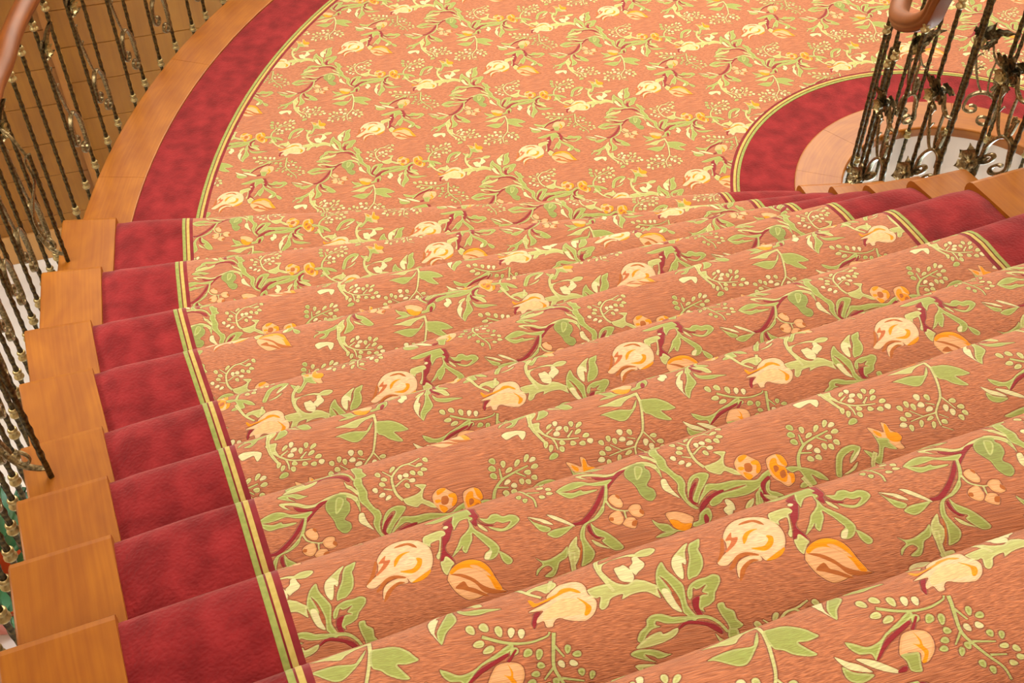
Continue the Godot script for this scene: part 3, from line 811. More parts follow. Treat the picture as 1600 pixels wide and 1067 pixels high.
# one carpet strip of a step between s0 and s1: up the riser, round the nosing, over the tread
func tread_strip(k: int, s0: float, s1: float, n: int, floral: bool, lift := 0.0) -> ArrayMesh:
	var b := Build.new()
	var f := noise(60, 2.6, 2)
	var nose := [Vector2(0.04, -RISE + 0.012), Vector2(0.04, -0.1), Vector2(0.037, -0.06), Vector2(0.024, -0.047), Vector2(0.01, -0.04), Vector2(0.001, -0.036), Vector2(-0.005, -0.026), Vector2(-0.003, -0.0155), Vector2(0.005, -0.005), Vector2(0.018, 0.0045), Vector2(0.042, 0.0125), Vector2(0.085, 0.017)]
	var rows := []
	var uvs := []
	for i in n + 1:
		var s := lerpf(s0, s1, float(i) / n)
		var d := depth(k, s)
		var pr: Array = nose.duplicate()
		for t in [0.3, 0.5, 0.7, 0.85, 0.95]:
			pr.append(Vector2(0.085 + (d - 0.037 - 0.085) * t, 0.017 - 0.013 * t))
		pr.append(Vector2(d + 0.042, 0.005))
		var r := PackedVector3Array()
		var q := PackedVector2Array()
		var arc := 0.0
		for j in range(8, -1, -1):
			arc += 0.0 if j == 8 else (pr[j] as Vector2).distance_to(pr[j + 1])
		arc = pr[8].x - arc
		for j in pr.size():
			if j > 0:
				arc += (pr[j] as Vector2).distance_to(pr[j - 1])
			var w := f.get_noise_2d(s + k * 7.0, pr[j].x * 3.0) * 0.0035 if j > 2 else 0.0
			var sunk := 0.014 * (smoothstep(0.07, 0.0, s - EDGE[0]) + smoothstep(0.07, 0.0, EDGE[11] - s))
			var low := sunk * smoothstep(-0.03, 0.02, pr[j].y) if j > 3 else 0.0
			r.append(on_step(k, s, pr[j].x - w * 0.6 + low * 0.4, pr[j].y + w + lift - low))
			q.append(pattern_uv(k, s, arc - 0.012) if floral else Vector2(s, arc + k * 0.37))
		rows.append(r)
		uvs.append(q)
	b.grid(rows, uvs, func(i, j): return rows[i][j] - on_step(k, lerpf(s0, s1, float(i) / n), 0.12, -0.12))
	return b.done()


const EDGE := [-0.258, 0.0, 0.012, 0.016, 0.027, 0.04, 2.12, 2.133, 2.144, 2.148, 2.16, 2.46]   # where border, bands and field meet, from the left stripe
const WOOD_L := -0.463
const WOOD_R := 2.67


func stair_carpet():
	var t := thing("stair_carpet", "salmon floral stair carpet with crimson borders, fitted over every step of the curved flight", "carpet", Vector3.ZERO)
	for k in range(1, LAST + 1):
		put("floral_panel", tread_strip(k, EDGE[5], EDGE[6], 40, true), M.floral, t)
		put("crimson_border", tread_strip(k, EDGE[0], EDGE[1], 8, false), M.crimson, t)
		put("crimson_border", tread_strip(k, EDGE[10], EDGE[11], 8, false), M.crimson, t)
		put("green_stripe", tread_strip(k, EDGE[1], EDGE[2], 1, false, 0.001), M.green_band, t)
		put("wine_stripe", tread_strip(k, EDGE[2], EDGE[3], 1, false), M.wine_band, t)
		put("yellow_stripe", tread_strip(k, EDGE[3], EDGE[4], 1, false, 0.001), M.yellow_band, t)
		put("wine_stripe", tread_strip(k, EDGE[4], EDGE[5], 1, false), M.wine_band, t)
		put("wine_stripe", tread_strip(k, EDGE[6], EDGE[7], 1, false), M.wine_band, t)
		put("yellow_stripe", tread_strip(k, EDGE[7], EDGE[8], 1, false, 0.001), M.yellow_band, t)
		put("wine_stripe", tread_strip(k, EDGE[8], EDGE[9], 1, false), M.wine_band, t)
		put("green_stripe", tread_strip(k, EDGE[9], EDGE[10], 1, false, 0.001), M.green_band, t)


# a wooden tread end with a rounded nosing
func tread_end(k: int, s0: float, s1: float, soft_left: bool) -> ArrayMesh:
	var b := Build.new()
	var prof := [Vector2(0.02, -0.05), Vector2(0.0, -0.047), Vector2(-0.011, -0.036), Vector2(-0.015, -0.02), Vector2(-0.012, -0.003), Vector2(-0.003, 0.009), Vector2(0.01, 0.014)]
	var rows := []
	var uvs := []
	var mid := on_step(k, (s0 + s1) * 0.5, depth(k, (s0 + s1) * 0.5) * 0.5, -0.02)
	var cuts := [[s0, 0.005], [s0 + 0.002, 0.0015], [s0 + 0.005, 0.0], [s1, 0.0]] if soft_left else [[s0, 0.0], [s1 - 0.005, 0.0], [s1 - 0.002, 0.0015], [s1, 0.005]]
	for c in cuts:
		var d := depth(k, c[0])
		var r := PackedVector3Array()
		var q := PackedVector2Array()
		var pr: Array = prof.duplicate()
		pr.append(Vector2(d + 0.04, 0.014))
		pr.append(Vector2(d + 0.04, -0.05))
		for p in pr:
			var e: float = c[1]
			var pp := Vector2(p.x + (e if p.x < 0.0 else 0.0), p.y - (e if p.y > 0.0 else 0.0))
			r.append(on_step(k, c[0], pp.x, pp.y))
			q.append(Vector2(c[0] + k * 0.31, p.x + p.y + k * 0.17))
		rows.append(r)
		uvs.append(q)
	for i in rows.size() - 1:
		for j in rows[0].size():
			var jn: int = (j + 1) % rows[0].size()
			b.quad(rows[i][j], rows[i][jn], rows[i + 1][jn], rows[i + 1][j], mid, [uvs[i][j], uvs[i][jn], uvs[i + 1][jn], uvs[i + 1][j]])
	for i in [0, rows.size() - 1]:
		var out := Vector3(along[k].x, 0, along[k].y) * (-1.0 if i == 0 else 1.0)
		for j in range(1, rows[i].size() - 1):
			b.tri(rows[i][0], rows[i][j], rows[i][j + 1], out, out, out, uvs[i][0], uvs[i][j], uvs[i][j + 1])
	return b.done()


func staircase():
	var t := structure("staircase", "curved flight of polished honey-brown wooden steps under the carpet, rising from the landing", "staircase")
	for k in range(1, LAST + 1):
		put("tread_end", tread_end(k, WOOD_L, EDGE[0] + 0.001, true), M.wood, t)
		put("tread_end", tread_end(k, EDGE[11] - 0.001, WOOD_R, false), M.wood, t)
		var b := Build.new()
		# riser board and the rough tread under the carpet
		for w in [[0.05, 0.07, -RISE, -0.05], [0.04, 99.0, -0.045, -0.01]]:
			var c := []
			for s in [WOOD_L + 0.02, WOOD_R - 0.02]:
				var back: float = depth(k, s) + 0.045 if w[1] > 1.0 else w[1]
				for a in [w[0], back]:
					for y in [w[2], w[3]]:
						c.append(on_step(k, s, a, y))
			var mid := Vector3.ZERO
			for p in c:
				mid += p / 8.0
			for q in [[0, 1, 3, 2], [4, 5, 7, 6], [0, 1, 5, 4], [2, 3, 7, 6], [0, 2, 6, 4], [1, 3, 7, 5]]:
				b.quad(c[q[0]], c[q[1]], c[q[2]], c[q[3]], mid)
		put("riser", b.done(), M.wood, t)
	# plastered underside
	var u := Build.new()
	for k in range(0, LAST + 1):
		var c := []
		for kk in [k, k + 1]:
			for s in [WOOD_L + 0.03, WOOD_R - 0.03]:
				var f := front(kk, s)
				for y in [-0.34, -0.2]:
					c.append(Vector3(f.x, kk * RISE + y, f.y) + Vector3(along[kk].y, 0, -along[kk].x) * -0.06)
		var mid := Vector3.ZERO
		for p in c:
			mid += p / 8.0
		for q in [[0, 1, 3, 2], [4, 5, 7, 6], [0, 1, 5, 4], [2, 3, 7, 6], [0, 2, 6, 4], [1, 3, 7, 5]]:
			u.quad(c[q[0]], c[q[1]], c[q[2]], c[q[3]], mid)
	put("soffit", u.done(), M.plaster, t)


# ---------------------------------------------------------------- the landing
func landing_outline(r_out: float, r_in: float) -> PackedVector2Array:
	var p := PackedVector2Array()
	var f := front(1, 0.0) + Vector2(0.0, 0.035)
	var a0 := CENTRE.angle_to_point(f)
	a0 = a0 if a0 > 0.0 else a0 + TAU
	for i in 91:                                       # round the outer curve
		var a := lerpf(a0, TAU + 0.02, i / 90.0)
		p.append(CENTRE + Vector2.from_angle(a) * r_out)
	for i in 61:                                       # back round the well
		var a := lerpf(TAU, PI - 0.16, i / 60.0)
		p.append(WELL + Vector2.from_angle(a) * r_in)
	return p


func flat_shape(outline: PackedVector2Array, y: float, uv_of: Callable) -> ArrayMesh:
	var b := Build.new()
	var ix := Geometry2D.triangulate_polygon(outline)
	for i in range(0, ix.size(), 3):
		var q := []
		for j in 3:
			q.append(outline[ix[i + j]])
		b.tri(Vector3(q[0].x, y, q[0].y), Vector3(q[1].x, y, q[1].y), Vector3(q[2].x, y, q[2].y), Vector3.UP, Vector3.UP, Vector3.UP, uv_of.call(q[0]), uv_of.call(q[1]), uv_of.call(q[2]))
	return b.done()


func landing():
	var t := structure("floor", "half-round stair landing edged with curved honey-brown wood, at the foot of the carpeted flight", "landing")
	var b := Build.new()
	var o := landing_outline(3.83, 0.52)
	for i in o.size():
		var a := o[i]
		var c := o[(i + 1) % o.size()]
		var mid := (a + c) * 0.5
		var side := Vector2(mid.x, mid.y) - CENTRE
		var inward := mid - side.normalized() * 0.1 if side.length() > 2.2 else mid + (mid - WELL).normalized() * 0.1
		b.quad(Vector3(a.x, -0.3, a.y), Vector3(c.x, -0.3, c.y), Vector3(c.x, -0.012, c.y), Vector3(a.x, -0.012, a.y), Vector3(inward.x, -0.15, inward.y))
	put("slab_edge", b.done(), M.plaster, t)
	var under := Build.new()
	var ix := Geometry2D.triangulate_polygon(o)
	for w in [[-0.012, Vector3.UP], [-0.3, Vector3.DOWN]]:
		for i in range(0, ix.size(), 3):
			var q := []
			for j in 3:
				q.append(Vector3(o[ix[i + j]].x, w[0], o[ix[i + j]].y))
			under.tri(q[0], q[1], q[2], w[1], w[1], w[1])
	put("slab", under.done(), M.plaster, t)
	var cuts := [174.9, 181.4, 195.0, 208.5, 222.0, 235.5, 249.0, 262.5, 276.0, 289.5, 303.0, 316.5, 330.0, 345.0, 360.5]
	for i in cuts.size() - 1:
		put("border_plank", arc_slab(CENTRE, 3.652, 3.856, deg_to_rad(cuts[i]), deg_to_rad(cuts[i + 1]) - 0.0004, 0.013, 0.06, 0.003), M.wood, t)
	cuts = [171.0, 196.0, 224.0, 252.0, 280.0, 308.0, 336.0, 362.0]
	for i in cuts.size() - 1:
		put("well_plank", arc_slab(WELL, 0.5, 0.703, deg_to_rad(cuts[i]), deg_to_rad(cuts[i + 1]) - 0.002, 0.013, 0.045, 0.008), M.wood, t)


func landing_carpet():
	var t := thing("landing_carpet", "salmon floral carpet with crimson borders, laid flat over the half-round landing", "carpet")
	put("floral_panel", flat_shape(landing_outline(3.354, 0.974), 0.006, func(q): return to_cell(q + Vector2(1.7, 5.0))), M.floral, t)
	var a0 := deg_to_rad(174.0)
	var rings := [[3.394, 3.652, "crimson_border", M.crimson, 0.006], [3.382, 3.394, "green_stripe", M.green_band, 0.008], [3.378, 3.382, "wine_stripe", M.wine_band, 0.006], [3.367, 3.378, "yellow_stripe", M.yellow_band, 0.008], [3.354, 3.367, "wine_stripe", M.wine_band, 0.006]]
	for r in rings:
		put(r[2], arc_slab(CENTRE, r[0], r[1], a0, TAU + 0.008, r[4], 0.015, 0.0005), r[3], t)
	a0 = deg_to_rad(170.0)
	rings = [[0.703, 0.934, "crimson_border", M.crimson, 0.006], [0.934, 0.946, "green_stripe", M.green_band, 0.008], [0.946, 0.95, "wine_stripe", M.wine_band, 0.006], [0.95, 0.961, "yellow_stripe", M.yellow_band, 0.008], [0.961, 0.974, "wine_stripe", M.wine_band, 0.006]]
	for r in rings:
		put(r[2], arc_slab(WELL, r[0], r[1], a0, TAU + 0.03, r[4], 0.015, 0.0005), r[3], t)


# ---------------------------------------------------------------- iron work
func twisted_bar(length: float) -> ArrayMesh:
	var b := Build.new()
	var n := maxi(8, int(length * 110.0))
	var rows := []
	var r := 0.0088
	for i in n + 1:
		var y := length * i / n
		var turn := (y - 0.06) * 34.0 if y > 0.06 and y < length - 0.06 else (0.0 if y <= 0.06 else (length - 0.12) * 34.0)
		var row := PackedVector3Array()
		for j in 9:
			var a := TAU * j / 8 + turn
			var w := r * (1.0 if j % 2 == 0 else 0.74)
			row.append(Vector3(cos(a) * w, y, sin(a) * w))
		rows.append(row)
	b.grid(rows, [], func(i, j): return Vector3(rows[i][j].x, 0, rows[i][j].z), true)
	for e in [0, n]:
		for j in 8:
			var out := Vector3.DOWN if e == 0 else Vector3.UP
			b.tri(Vector3(0, length * e / n, 0), rows[e][j], rows[e][j + 1], out, out, out)
	return b.done()


var bars := {}
var collar_mesh: ArrayMesh


func baluster(t: Node3D, foot: Vector3, below: float, height: float, collar_low := 0.0, collar_high := true):
	var length := snappedf(below + height, 0.02)
	if not bars.has(length):
		bars[length] = twisted_bar(length)
	if not collar_mesh:
		collar_mesh = lathe(PackedVector2Array([Vector2(0.009, -0.019), Vector2(0.0135, -0.018), Vector2(0.0165, -0.013), Vector2(0.0165, -0.009), Vector2(0.013, -0.004), Vector2(0.0105, 0.0), Vector2(0.011, 0.004), Vector2(0.0145, 0.009), Vector2(0.0145, 0.013), Vector2(0.012, 0.018), Vector2(0.009, 0.019)]))
	var o := put("baluster", bars[length], M.bronze, t)
	o.position = foot - Vector3(0, below, 0)
	if collar_low > -1.0:
		put("collar", collar_mesh, M.collar, o).position = Vector3(0, below + collar_low, 0)
	if collar_high:
		put("collar", collar_mesh, M.collar, o).position = Vector3(0, below + height - 0.055, 0)


# a flat forged ribbon along points in the panel's plane
func ribbon(b: Build, pts: Array, wide: float, thick: float, bend: Callable, thin_end := 0.5):
	var c := Curve2D.new()
	for i in pts.size():
		var a: Vector2 = pts[maxi(i - 1, 0)]
		var d: Vector2 = pts[mini(i + 1, pts.size() - 1)]
		c.add_point(pts[i], (a - d) / 6.0, (d - a) / 6.0)
	var line := PackedVector3Array()
	var n := pts.size() * 4
	for i in n + 1:
		var q := c.sample_baked(c.get_baked_length() * i / n, true)
		line.append(bend.call(q))
	var flat := (bend.call(Vector2(1, 0)) - bend.call(Vector2.ZERO) as Vector3).normalized()
	var face := flat.cross(Vector3.UP).normalized()
	sweep(b, line, PackedVector2Array([Vector2(thick, wide * 0.7), Vector2(thick * 0.6, wide), Vector2(-thick * 0.6, wide), Vector2(-thick, wide * 0.7), Vector2(-thick, -wide * 0.7), Vector2(-thick * 0.6, -wide), Vector2(thick * 0.6, -wide), Vector2(thick, -wide * 0.7)]), func(x): return lerpf(1.0, thin_end, absf(x * 2.0 - 1.0)), face)


func curl(at: Vector2, r: float, from: float, turns: float, inward := 0.35) -> Array:
	var p := []
	var n := maxi(5, int(absf(turns) * 9.0))
	for i in n + 1:
		var x := float(i) / n
		p.append(at + Vector2.from_angle(from + turns * TAU * x) * r * lerpf(1.0, inward, x))
	return p


# a cupped leaf
func blade(b: Build, at: Vector3, dir: Vector3, face: Vector3, length: float, wide: float, cup: float):
	var side := dir.cross(face).normalized()
	var rows := []
	for i in 7:
		var x := i / 6.0
		var w := wide * sin(PI * minf(1.0, 0.12 + x * 0.88)) * (1.0 + 0.22 * cos(x * 19.0))
		var row := PackedVector3Array()
		for j in 5:
			var y := j / 2.0 - 1.0
			row.append(at + dir * (length * x) + side * (w * y) + face * (cup * (x * x * 1.3 + y * y * 0.5)))
		rows.append(row)
	for flip in [1.0, -1.0]:
		var rr := []
		for row in rows:
			var q := PackedVector3Array()
			for p in row:
				q.append(p + face * (0.0012 * flip))
			rr.append(q)
		b.grid(rr, [], func(i, j): return face * flip)


func ornament(t: Node3D, a: Vector3, c: Vector3, kind: int):
	var flat := Vector3(c.x - a.x, 0, c.z - a.z)
	var span := flat.length()
	flat = flat.normalized()
	var slope := (c.y - a.y) / span
	var face := flat.cross(Vector3.UP).normalized()
	var bend := func(q: Vector2): return a + flat * (q.x * span) + Vector3.UP * (q.y * (0.74 if kind == 1 else 1.0) + slope * q.x * span)
	var b := Build.new()
	var s := span
	# the big C scroll with a curl at each end, its stem running up to the flower on the first bar
	var right := curl(Vector2(0.80, 0.125), 0.034 / s * 1.0, 0.0, 0.0)
	var pts: Array = []
	for p in curl(Vector2(0.0, 0.0), 0.036 if kind == 1 else 0.031, PI * 0.0, -0.9, 0.5):
		pts.append(Vector2(0.745, 0.125) + Vector2(p.x / s, p.y))
	pts.reverse()
	pts.append_array([Vector2(0.96, 0.19), Vector2(0.90, 0.255), Vector2(0.68, 0.305), Vector2(0.42, 0.302), Vector2(0.24, 0.265), Vector2(0.2, 0.215)])
	for p in curl(Vector2(0.0, 0.0), 0.032 if kind == 1 else 0.027, PI, 0.85, 0.5):
		pts.append(Vector2(0.37, 0.195) + Vector2(p.x / s, p.y))
	ribbon(b, pts, 0.0125 if kind == 1 else 0.0105, 0.0062 if kind == 1 else 0.0055, bend, 0.75)
	ribbon(b, [Vector2(0.5, 0.306), Vector2(0.36, 0.36), Vector2(0.2, 0.46), Vector2(0.1, 0.56), Vector2(0.07, 0.64)], 0.006, 0.005, bend, 0.7)
	ribbon(b, [Vector2(0.22, 0.45), Vector2(0.3, 0.475), Vector2(0.36, 0.47)], 0.004, 0.003, bend)
	ribbon(b, [Vector2(0.14, 0.53), Vector2(0.22, 0.56), Vector2(0.27, 0.55)], 0.004, 0.003, bend)
	if kind == 1:
		ribbon(b, [Vector2(0.95, 0.47), Vector2(0.7, 0.5), Vector2(0.5, 0.56), Vector2(0.42, 0.62)] + curl(Vector2(0.36, 0.6), 0.05, 0.4, 0.7), 0.009, 0.0048, bend, 0.7)
		ribbon(b, curl(Vector2(0.72, 0.43), 0.16, 2.4, 0.55, 0.7) + curl(Vector2(0.72, 0.38), 0.05, 4.0, 0.9), 0.009, 0.0048, bend, 0.7)
	var o := put("scroll", b.done(), M.scroll, t)
	var l := Build.new()
	var at: Vector3 = bend.call(Vector2(0.07, 0.64))
	blade(l, at, (flat * 0.35 + Vector3.UP).normalized(), face, 0.12, 0.021, 0.03)
	blade(l, at + Vector3.UP * 0.02, (flat * -0.5 + Vector3.UP * 0.8).normalized(), face, 0.07, 0.016, 0.02)
	blade(l, at - Vector3.UP * 0.03, (flat + Vector3.UP * 0.3).normalized(), face, 0.05, 0.013, 0.015)
	if kind == 1:
		var up: Vector3 = bend.call(Vector2(0.3, 0.74))
		for w in [[Vector2(0.25, 0.6), 0.5, 1.0, 0.1], [Vector2(0.2, 0.66), 0.9, 0.7, 0.09], [Vector2(0.24, 0.7), 1.0, 0.25, 0.13], [Vector2(0.16, 0.64), -0.3, 1.0, 0.1]]:
			blade(l, bend.call(w[0]), (flat * w[1] + Vector3.UP * w[2]).normalized(), face, w[3] * 0.8, 0.017, 0.02)
	put("leaf", l.done(), M.scroll, o)
	var f := Build.new()
	var heart: Vector3 = bend.call(Vector2(0.06, 0.655)) + face * 0.012
	for i in 5:
		var d := (flat * cos(TAU * i / 5 + 0.3) + Vector3.UP * sin(TAU * i / 5 + 0.3))
		blade(f, heart, d, face, 0.03, 0.014, 0.012)
	put("flower", f.done(), M.collar, o)


func rosette(t: Node3D, at: Vector3, face: Vector3, size: float):
	var b := Build.new()
	var flat := Vector3.UP.cross(face).normalized()
	var high := face.cross(flat).normalized()
	for i in 5:
		var d := flat * cos(TAU * i / 5 + 0.3) + high * sin(TAU * i / 5 + 0.3)
		blade(b, at, d, face, size, size * 0.42, size * 0.22)
	for i in 4:
		var d := flat * cos(TAU * i / 4 + 0.8) + high * sin(TAU * i / 4 + 0.8)
		blade(b, at - face * 0.006, d, face, size * 1.35, size * 0.3, -size * 0.1)
	var o := put("rosette", b.done(), M.scroll, t)
	var c := SphereMesh.new()
	c.radius = size * 0.17
	c.height = size * 0.3
	c.radial_segments = 10
	c.rings = 5
	put("flower_heart", c, M.collar, o).position = at + face * size * 0.1


func rail_section(s := 1.0) -> PackedVector2Array:
	var p := PackedVector2Array()
	for q in [Vector2(0.0, 0.034), Vector2(0.017, 0.031), Vector2(0.029, 0.022), Vector2(0.034, 0.01), Vector2(0.036, 0.001), Vector2(0.030, -0.002), Vector2(0.033, -0.008), Vector2(0.031, -0.016), Vector2(0.024, -0.022), Vector2(0.022, -0.03), Vector2(-0.022, -0.03), Vector2(-0.024, -0.022), Vector2(-0.031, -0.016), Vector2(-0.033, -0.008), Vector2(-0.030, -0.002), Vector2(-0.036, 0.001), Vector2(-0.034, 0.01), Vector2(-0.029, 0.022), Vector2(-0.017, 0.031)]:
		p.append(q * s)
	return p


func smooth_line(pts: PackedVector3Array, step := 0.05) -> PackedVector3Array:
	var c := Curve3D.new()
	for i in pts.size():
		var a := pts[maxi(i - 1, 0)]
		var b := pts[mini(i + 1, pts.size() - 1)]
		c.add_point(pts[i], (a - b) / 6.0, (b - a) / 6.0)
	var out := PackedVector3Array()
	var n := ceili(c.get_baked_length() / step)
	for i in n + 1:
		out.append(c.sample_baked(c.get_baked_length() * i / n, true))
	return out


func outer_railing():
	var t := thing("stair_railing", "bronze railing of twisted bars and scrolls along the outer left curve of the stair", "railing")
	# where the bars stand: on the landing's rim, then outside the tread ends
	var feet := PackedVector3Array()
	var degs := [180.84, 182.91, 185.46, 187.44, 190.26, 192.13, 194.67, 196.93, 199.46, 201.29, 203.65]
	while degs[-1] < 268.0:
		degs.append(degs[-1] + 2.3)
	degs.reverse()
	for d in degs + [178.35, 176.1]:
		var q := CENTRE + Vector2.from_angle(deg_to_rad(d)) * 3.903
		feet.append(Vector3(q.x, 0.0, q.y))
	var path := PackedVector3Array()
	for k in range(1, LAST + 1):
		var q := front(k, WOOD_L - 0.058)
		path.append(Vector3(q.x, k * RISE - 0.145, q.y))
	var rail := feet.duplicate()
	rail.append_array(path)
	var stair := smooth_line(path, 0.004)
	var run := 0.045
	var gone := 0.0
	for i in range(1, stair.size()):
		gone += Vector2(stair[i].x - stair[i - 1].x, stair[i].z - stair[i - 1].z).length()
		if gone >= run:
			feet.append(stair[i])
			run += 0.135
	for i in feet.size():
		var landing_bar := i < degs.size()
		baluster(t, feet[i], 0.16, 0.82 - 0.11 * smoothstep(-3.75, -3.15, feet[i].z))
	var first := degs.size() + 1
	for i in range(degs.size() - 1, 0, -2):
		ornament(t, feet[i], feet[i - 1], 0)
	for i in range(first + 1, feet.size() - 1, 2):
		ornament(t, feet[i + 1], feet[i], 0)
	var line := PackedVector3Array()
	for p in smooth_line(rail, 0.06):
		var out := Vector3(p.x - CENTRE.x, 0, p.z - CENTRE.y).normalized() * 0.018 * smoothstep(-3.5, -4.0, p.z)
		line.append(p + Vector3(0, 0.835 - 0.11 * smoothstep(-3.75, -3.15, p.z), 0) + out)
	var b := Build.new()
	sweep(b, line, rail_section(1.05))
	put("handrail", b.done(), M.rail_wood, t)
	# heavier stays that stand on a tread, braced with an S scroll
	for w in [[1, Vector2(-1.671, -3.283)], [5, Vector2(-1.15, -1.788)], [9, Vector2(-0.72, -0.66)]]:
		var k: int = w[0]
		var at := Vector3(w[1].x, k * RISE + 0.014, w[1].y)
		baluster(t, at, 0.0, 0.5, -2.0, false)
		var out := Vector3(-along[k].y, 0, along[k].x)
		var dir := Vector3(-0.75, 0, -0.35).normalized() if k < 5 else Vector3(-0.8, 0, -0.1).normalized()
		var bend := func(q: Vector2): return at + dir * q.x + Vector3.UP * q.y
		var s := Build.new()
		ribbon(s, [Vector2(0.0, 0.5), Vector2(0.03, 0.46), Vector2(0.02, 0.38), Vector2(0.07, 0.26), Vector2(0.1, 0.16), Vector2(0.08, 0.08)] + curl(Vector2(0.06, 0.07), 0.035, 0.4, -0.9, 0.5), 0.006, 0.004, bend, 0.8)
		ribbon(s, [Vector2(0.0, 0.46), Vector2(0.04, 0.53), Vector2(0.08, 0.57), Vector2(0.13, 0.58)], 0.005, 0.004, bend, 0.8)
		ribbon(s, [Vector2(0.0, 0.035), Vector2(0.03, 0.03), Vector2(0.07, 0.04), Vector2(0.11, 0.09)], 0.009, 0.004, bend, 0.8)
		put("brace", s.done(), M.scroll, t)


func inner_railing():
	var t := thing("stair_railing", "bronze railing with scrolls, rosettes and a turning wooden handrail around the inner stair well", "railing")
	var near := PackedVector3Array([Vector3(1.452, -0.03, -3.93)])
	for k in range(1, LAST + 1):
		var q := front(k, WOOD_R + 0.045)
		near.append(Vector3(q.x, k * RISE - 0.1, q.y))
	var line := smooth_line(near, 0.004)
	var feet := PackedVector3Array()
	var gone := 0.0
	var run := 0.03
	for i in range(1, line.size()):
		gone += Vector2(line[i].x - line[i - 1].x, line[i].z - line[i - 1].z).length()
		if gone >= run:
			feet.append(line[i])
			run += 0.135
	for i in feet.size():
		baluster(t, feet[i], 0.14, 0.9 if i > 2 else [0.71, 0.76, 0.85][i], 0.0)
	for i in range(0, feet.size() - 1):
		if i % 2 == 1:
			ornament(t, feet[i], feet[i + 1], 1)
			var m := (feet[i] + feet[i + 1]) * 0.5
			var d := (feet[i + 1] - feet[i])
			var face := Vector3(-d.z, 0, d.x).normalized()
			if face.x > 0.0:
				face = -face
			rosette(t, feet[i] + Vector3(0, 0.14, 0) + face * 0.02, (face + Vector3.UP * 0.5).normalized(), 0.05)
	# round the well on the landing side
	var far := PackedVector3Array()
	for d in [207.0, 216.0, 226.5, 241.0, 254.8, 276.0, 297.0, 318.0, 339.0, 360.0]:
		var q := WELL + Vector2.from_angle(deg_to_rad(d)) * 0.484
		far.append(Vector3(q.x, 0.0, q.y))
		baluster(t, far[-1], 0.2, 0.74 if d < 230.0 else 0.95, 0.0)
	for i in range(3, far.size() - 1, 2):
		ornament(t, far[i], far[i + 1], 1)
	# one handrail comes down over the steps, wraps round the end of the well and goes on round it
	var up := PackedVector3Array()
	for d in [360.0, 339.0, 318.0, 297.0, 276.0, 254.8, 241.0]:
		var q := WELL + Vector2.from_angle(deg_to_rad(d)) * 0.484
		up.append(Vector3(q.x, 0.97 - maxf(0.0, 276.0 - d) * 0.003, q.y))
	up.append_array([Vector3(1.556, 0.825, -4.195), Vector3(1.5, 0.80, -4.08), Vector3(1.45, 0.82, -3.93), Vector3(1.437, 0.895, -3.76), Vector3(1.458, 0.985, -3.655)])
	for i in range(2, near.size()):
		up.append(near[i] + Vector3(0, 0.98, 0))
	var b := Build.new()
	sweep(b, smooth_line(up, 0.03), rail_section(1.05))
	put("handrail", b.done(), M.rail_wood, t)


# ---------------------------------------------------------------- the hall around
func slab(called: String, label: String, category: String, lo: Vector3, hi: Vector3, m: Material) -> Node3D:
	var b := Build.new()
	box(b, lo, hi)
	var o := put(called, b.done(), m, self)
	o.set_meta("label", label)
	o.set_meta("category", category)
	o.set_meta("kind", "structure")
	return o


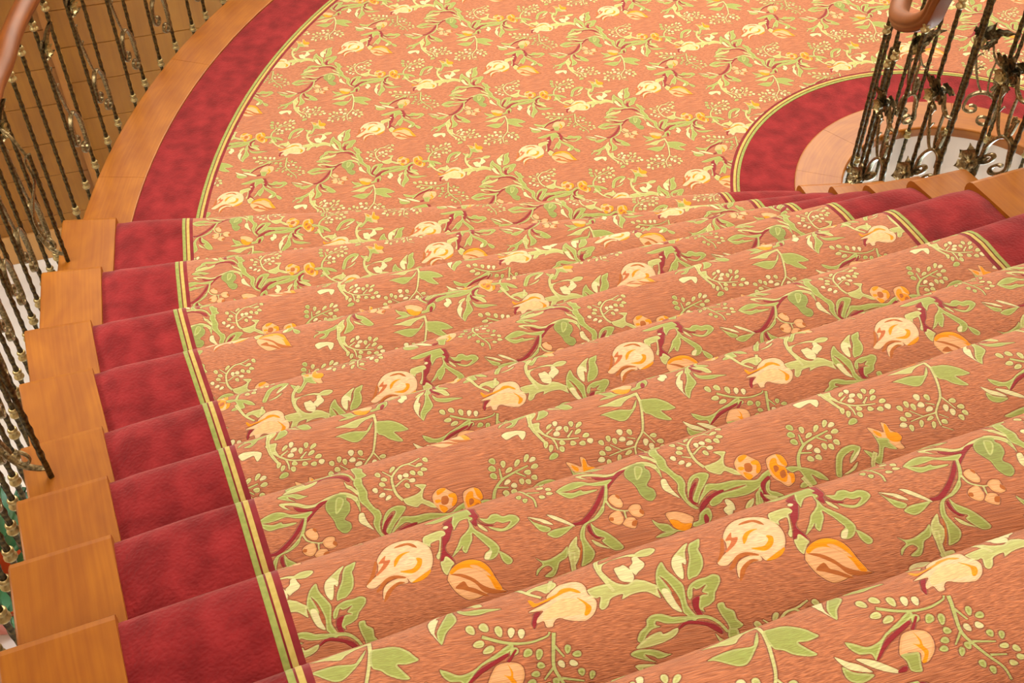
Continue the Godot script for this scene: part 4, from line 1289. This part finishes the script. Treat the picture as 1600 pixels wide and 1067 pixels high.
func hall():
	slab("floor_lower", "pale marble floor of the hall far below the stair", "floor", Vector3(-6.5, -3.4, -11), Vector3(8, -3.2, 6), M.marble)
	slab("ceiling", "plain tan ceiling of the stair hall", "ceiling", Vector3(-6.5, 5.9, -11), Vector3(8, 6.1, 6), M.tan)
	slab("wall_right", "plain tan wall on the right of the hall", "wall", Vector3(8, -3.4, -11), Vector3(8.2, 7.2, 6), M.paint)
	slab("wall_back", "plain tan wall beyond the panelling", "wall", Vector3(-6.5, -3.4, -11.2), Vector3(8, 7.2, -11), M.paint)
	slab("wall_front", "brown wooden wall behind the upper stair", "wall", Vector3(-6.5, -3.4, 6), Vector3(8, 7.2, 6.2), M.panel)
	slab("wall_outer", "plain tan wall on the far left of the hall", "wall", Vector3(-6.7, -3.4, -11), Vector3(-6.5, 7.2, 6), M.paint)
	# panelled wall that runs past the landing: boards above a pale base, stepping back at a corner
	var t := structure("wall_left", "brown wood-panelled wall below and beyond the landing, with horizontal joints and one vertical corner edge", "wall")
	var dir := Vector3(0.9604, 0, -0.2785)
	var into := Vector3(-0.2785, 0, -0.9604)
	var basis := Basis(dir, Vector3.UP, -into)
	var at := Vector3(-3.22, 0, -7.167)
	var joints := [-2.93, -2.80, -2.43, -2.14, -1.815, -1.52, -1.22, -0.92, -0.62, -0.32, 0.0]
	for y in range(1, 18):
		joints.append(0.34 * y)
	for i in joints.size() - 1:
		for w in [[-3.2, 0.0, 0.0], [0.03, 6.6, 0.24]]:
			var b := Build.new()
			box(b, Vector3(w[0], joints[i], -w[2] - 0.05), Vector3(w[1], joints[i + 1] - 0.003, -w[2]), basis, at, 0.004)
			put("panel", b.done(), M.panel, t)
	for w in [[Vector3(-0.012, -3.2, -0.3), Vector3(0.03, 5.9, 0.012), "corner_edge", M.edge_wood], [Vector3(-3.2, -3.2, -0.06), Vector3(0, -2.93, 0.02), "base_board", M.tan], [Vector3(0, -3.2, -0.3), Vector3(6.6, -2.93, -0.22), "base_board", M.tan], [Vector3(-3.2, -3.2, -0.34), Vector3(6.6, 5.9, -0.3), "backing", M.panel]]:
		var b := Build.new()
		box(b, w[0], w[1], basis, at, 0.004)
		put(w[2], b.done(), w[3], t)
	# luminous ceiling panel
	var lamp := thing("ceiling_light", "long luminous panel on the ceiling above the landing", "light", Vector3(0.8, 5.78, -6.6))
	var b := Build.new()
	box(b, Vector3(-2.5, 0, -1.2), Vector3(2.5, 0.12, 1.2))
	var m := mat(Color("fff4e0"), 0.6)
	m.emission_enabled = true
	m.emission = Color(1.0, 0.9, 0.75)
	m.emission_energy_multiplier = 1.2
	put("diffuser", b.done(), m, lamp)
	var back := thing("ceiling_light", "large square luminous panel on the ceiling above the upper steps", "light", Vector3(0.6, 5.78, 3.0))
	b = Build.new()
	box(b, Vector3(-3.0, 0, -2.3), Vector3(3.0, 0.12, 2.3))
	put("diffuser", b.done(), m, back)
	var low := thing("ceiling_light", "luminous panel under the landing that lights the marble hall below", "light", Vector3(4.4, -0.4, -7.4))
	b = Build.new()
	box(b, Vector3(-1.2, 0, -0.8), Vector3(1.2, 0.06, 0.8))
	put("diffuser", b.done(), m, low)
	var hang := thing("pendant_light", "luminous hanging panel above the open hall left of the stair", "light", Vector3(-3.2, 1.93, -2.0))
	b = Build.new()
	box(b, Vector3(-0.8, 0, -1.2), Vector3(0.8, 0.06, 1.2))
	put("diffuser", b.done(), m, hang)
	var rod := CylinderMesh.new()
	rod.top_radius = 0.015
	rod.bottom_radius = 0.015
	rod.height = 3.92
	put("rod", rod, M.bronze, hang).position = Vector3(0, 2.02, 0)
	# tall bright windows in the panelled wall, facing the stair
	for i in 3:
		var w := structure("window_%d" % (i + 1), "tall bright window in the panelled wall facing the stair", "window")
		w.position = at + dir * (2.55 + 2.2 * i) - into * -0.2
		w.basis = basis
		var f := Build.new()
		for q in [[-1.08, 2.35, -1.0, 4.85], [1.0, 2.35, 1.08, 4.85], [-1.0, 2.35, 1.0, 2.43], [-1.0, 4.77, 1.0, 4.85], [-0.03, 2.43, 0.03, 4.77], [-1.0, 3.57, 1.0, 3.63]]:
			box(f, Vector3(q[0], q[1], -0.02), Vector3(q[2], q[3], 0.06))
		put("window_frame", f.done(), M.panel, w)
		f = Build.new()
		box(f, Vector3(-1.0, 2.43, -0.01), Vector3(1.0, 4.77, 0.01))
		put("pane", f.done(), m, w)


func lower_hall_things():
	var t := thing("potted_plant", "dark green leafy plant in an orange bowl on the floor below the left railing", "plant", Vector3(-3.05, -3.2, -3.85))
	var pot := lathe(PackedVector2Array([Vector2(0.0, 0.0), Vector2(0.2, 0.0), Vector2(0.26, 0.08), Vector2(0.36, 0.36), Vector2(0.4, 0.44), Vector2(0.42, 0.46), Vector2(0.4, 0.47), Vector2(0.37, 0.44), Vector2(0.34, 0.4), Vector2(0.0, 0.38)]), 28)
	put("pot", pot, mat(Color("b8441c"), 0.3), t)
	var rng := RandomNumberGenerator.new()
	rng.seed = 5
	var leafy := mat(Color("2f5a34"), 0.5)
	for i in 34:
		var b := Build.new()
		var a := rng.randf() * TAU
		var tilt := rng.randf_range(0.3, 1.2)
		var d := Vector3(cos(a) * cos(tilt), sin(tilt), sin(a) * cos(tilt)).normalized()
		var face := (Vector3.UP - d * d.y).normalized()
		blade(b, Vector3(cos(a) * 0.1, 0.4, sin(a) * 0.1), d, face, rng.randf_range(0.22, 0.42), 0.055, -0.12)
		put("leaf", b.done(), leafy, t)
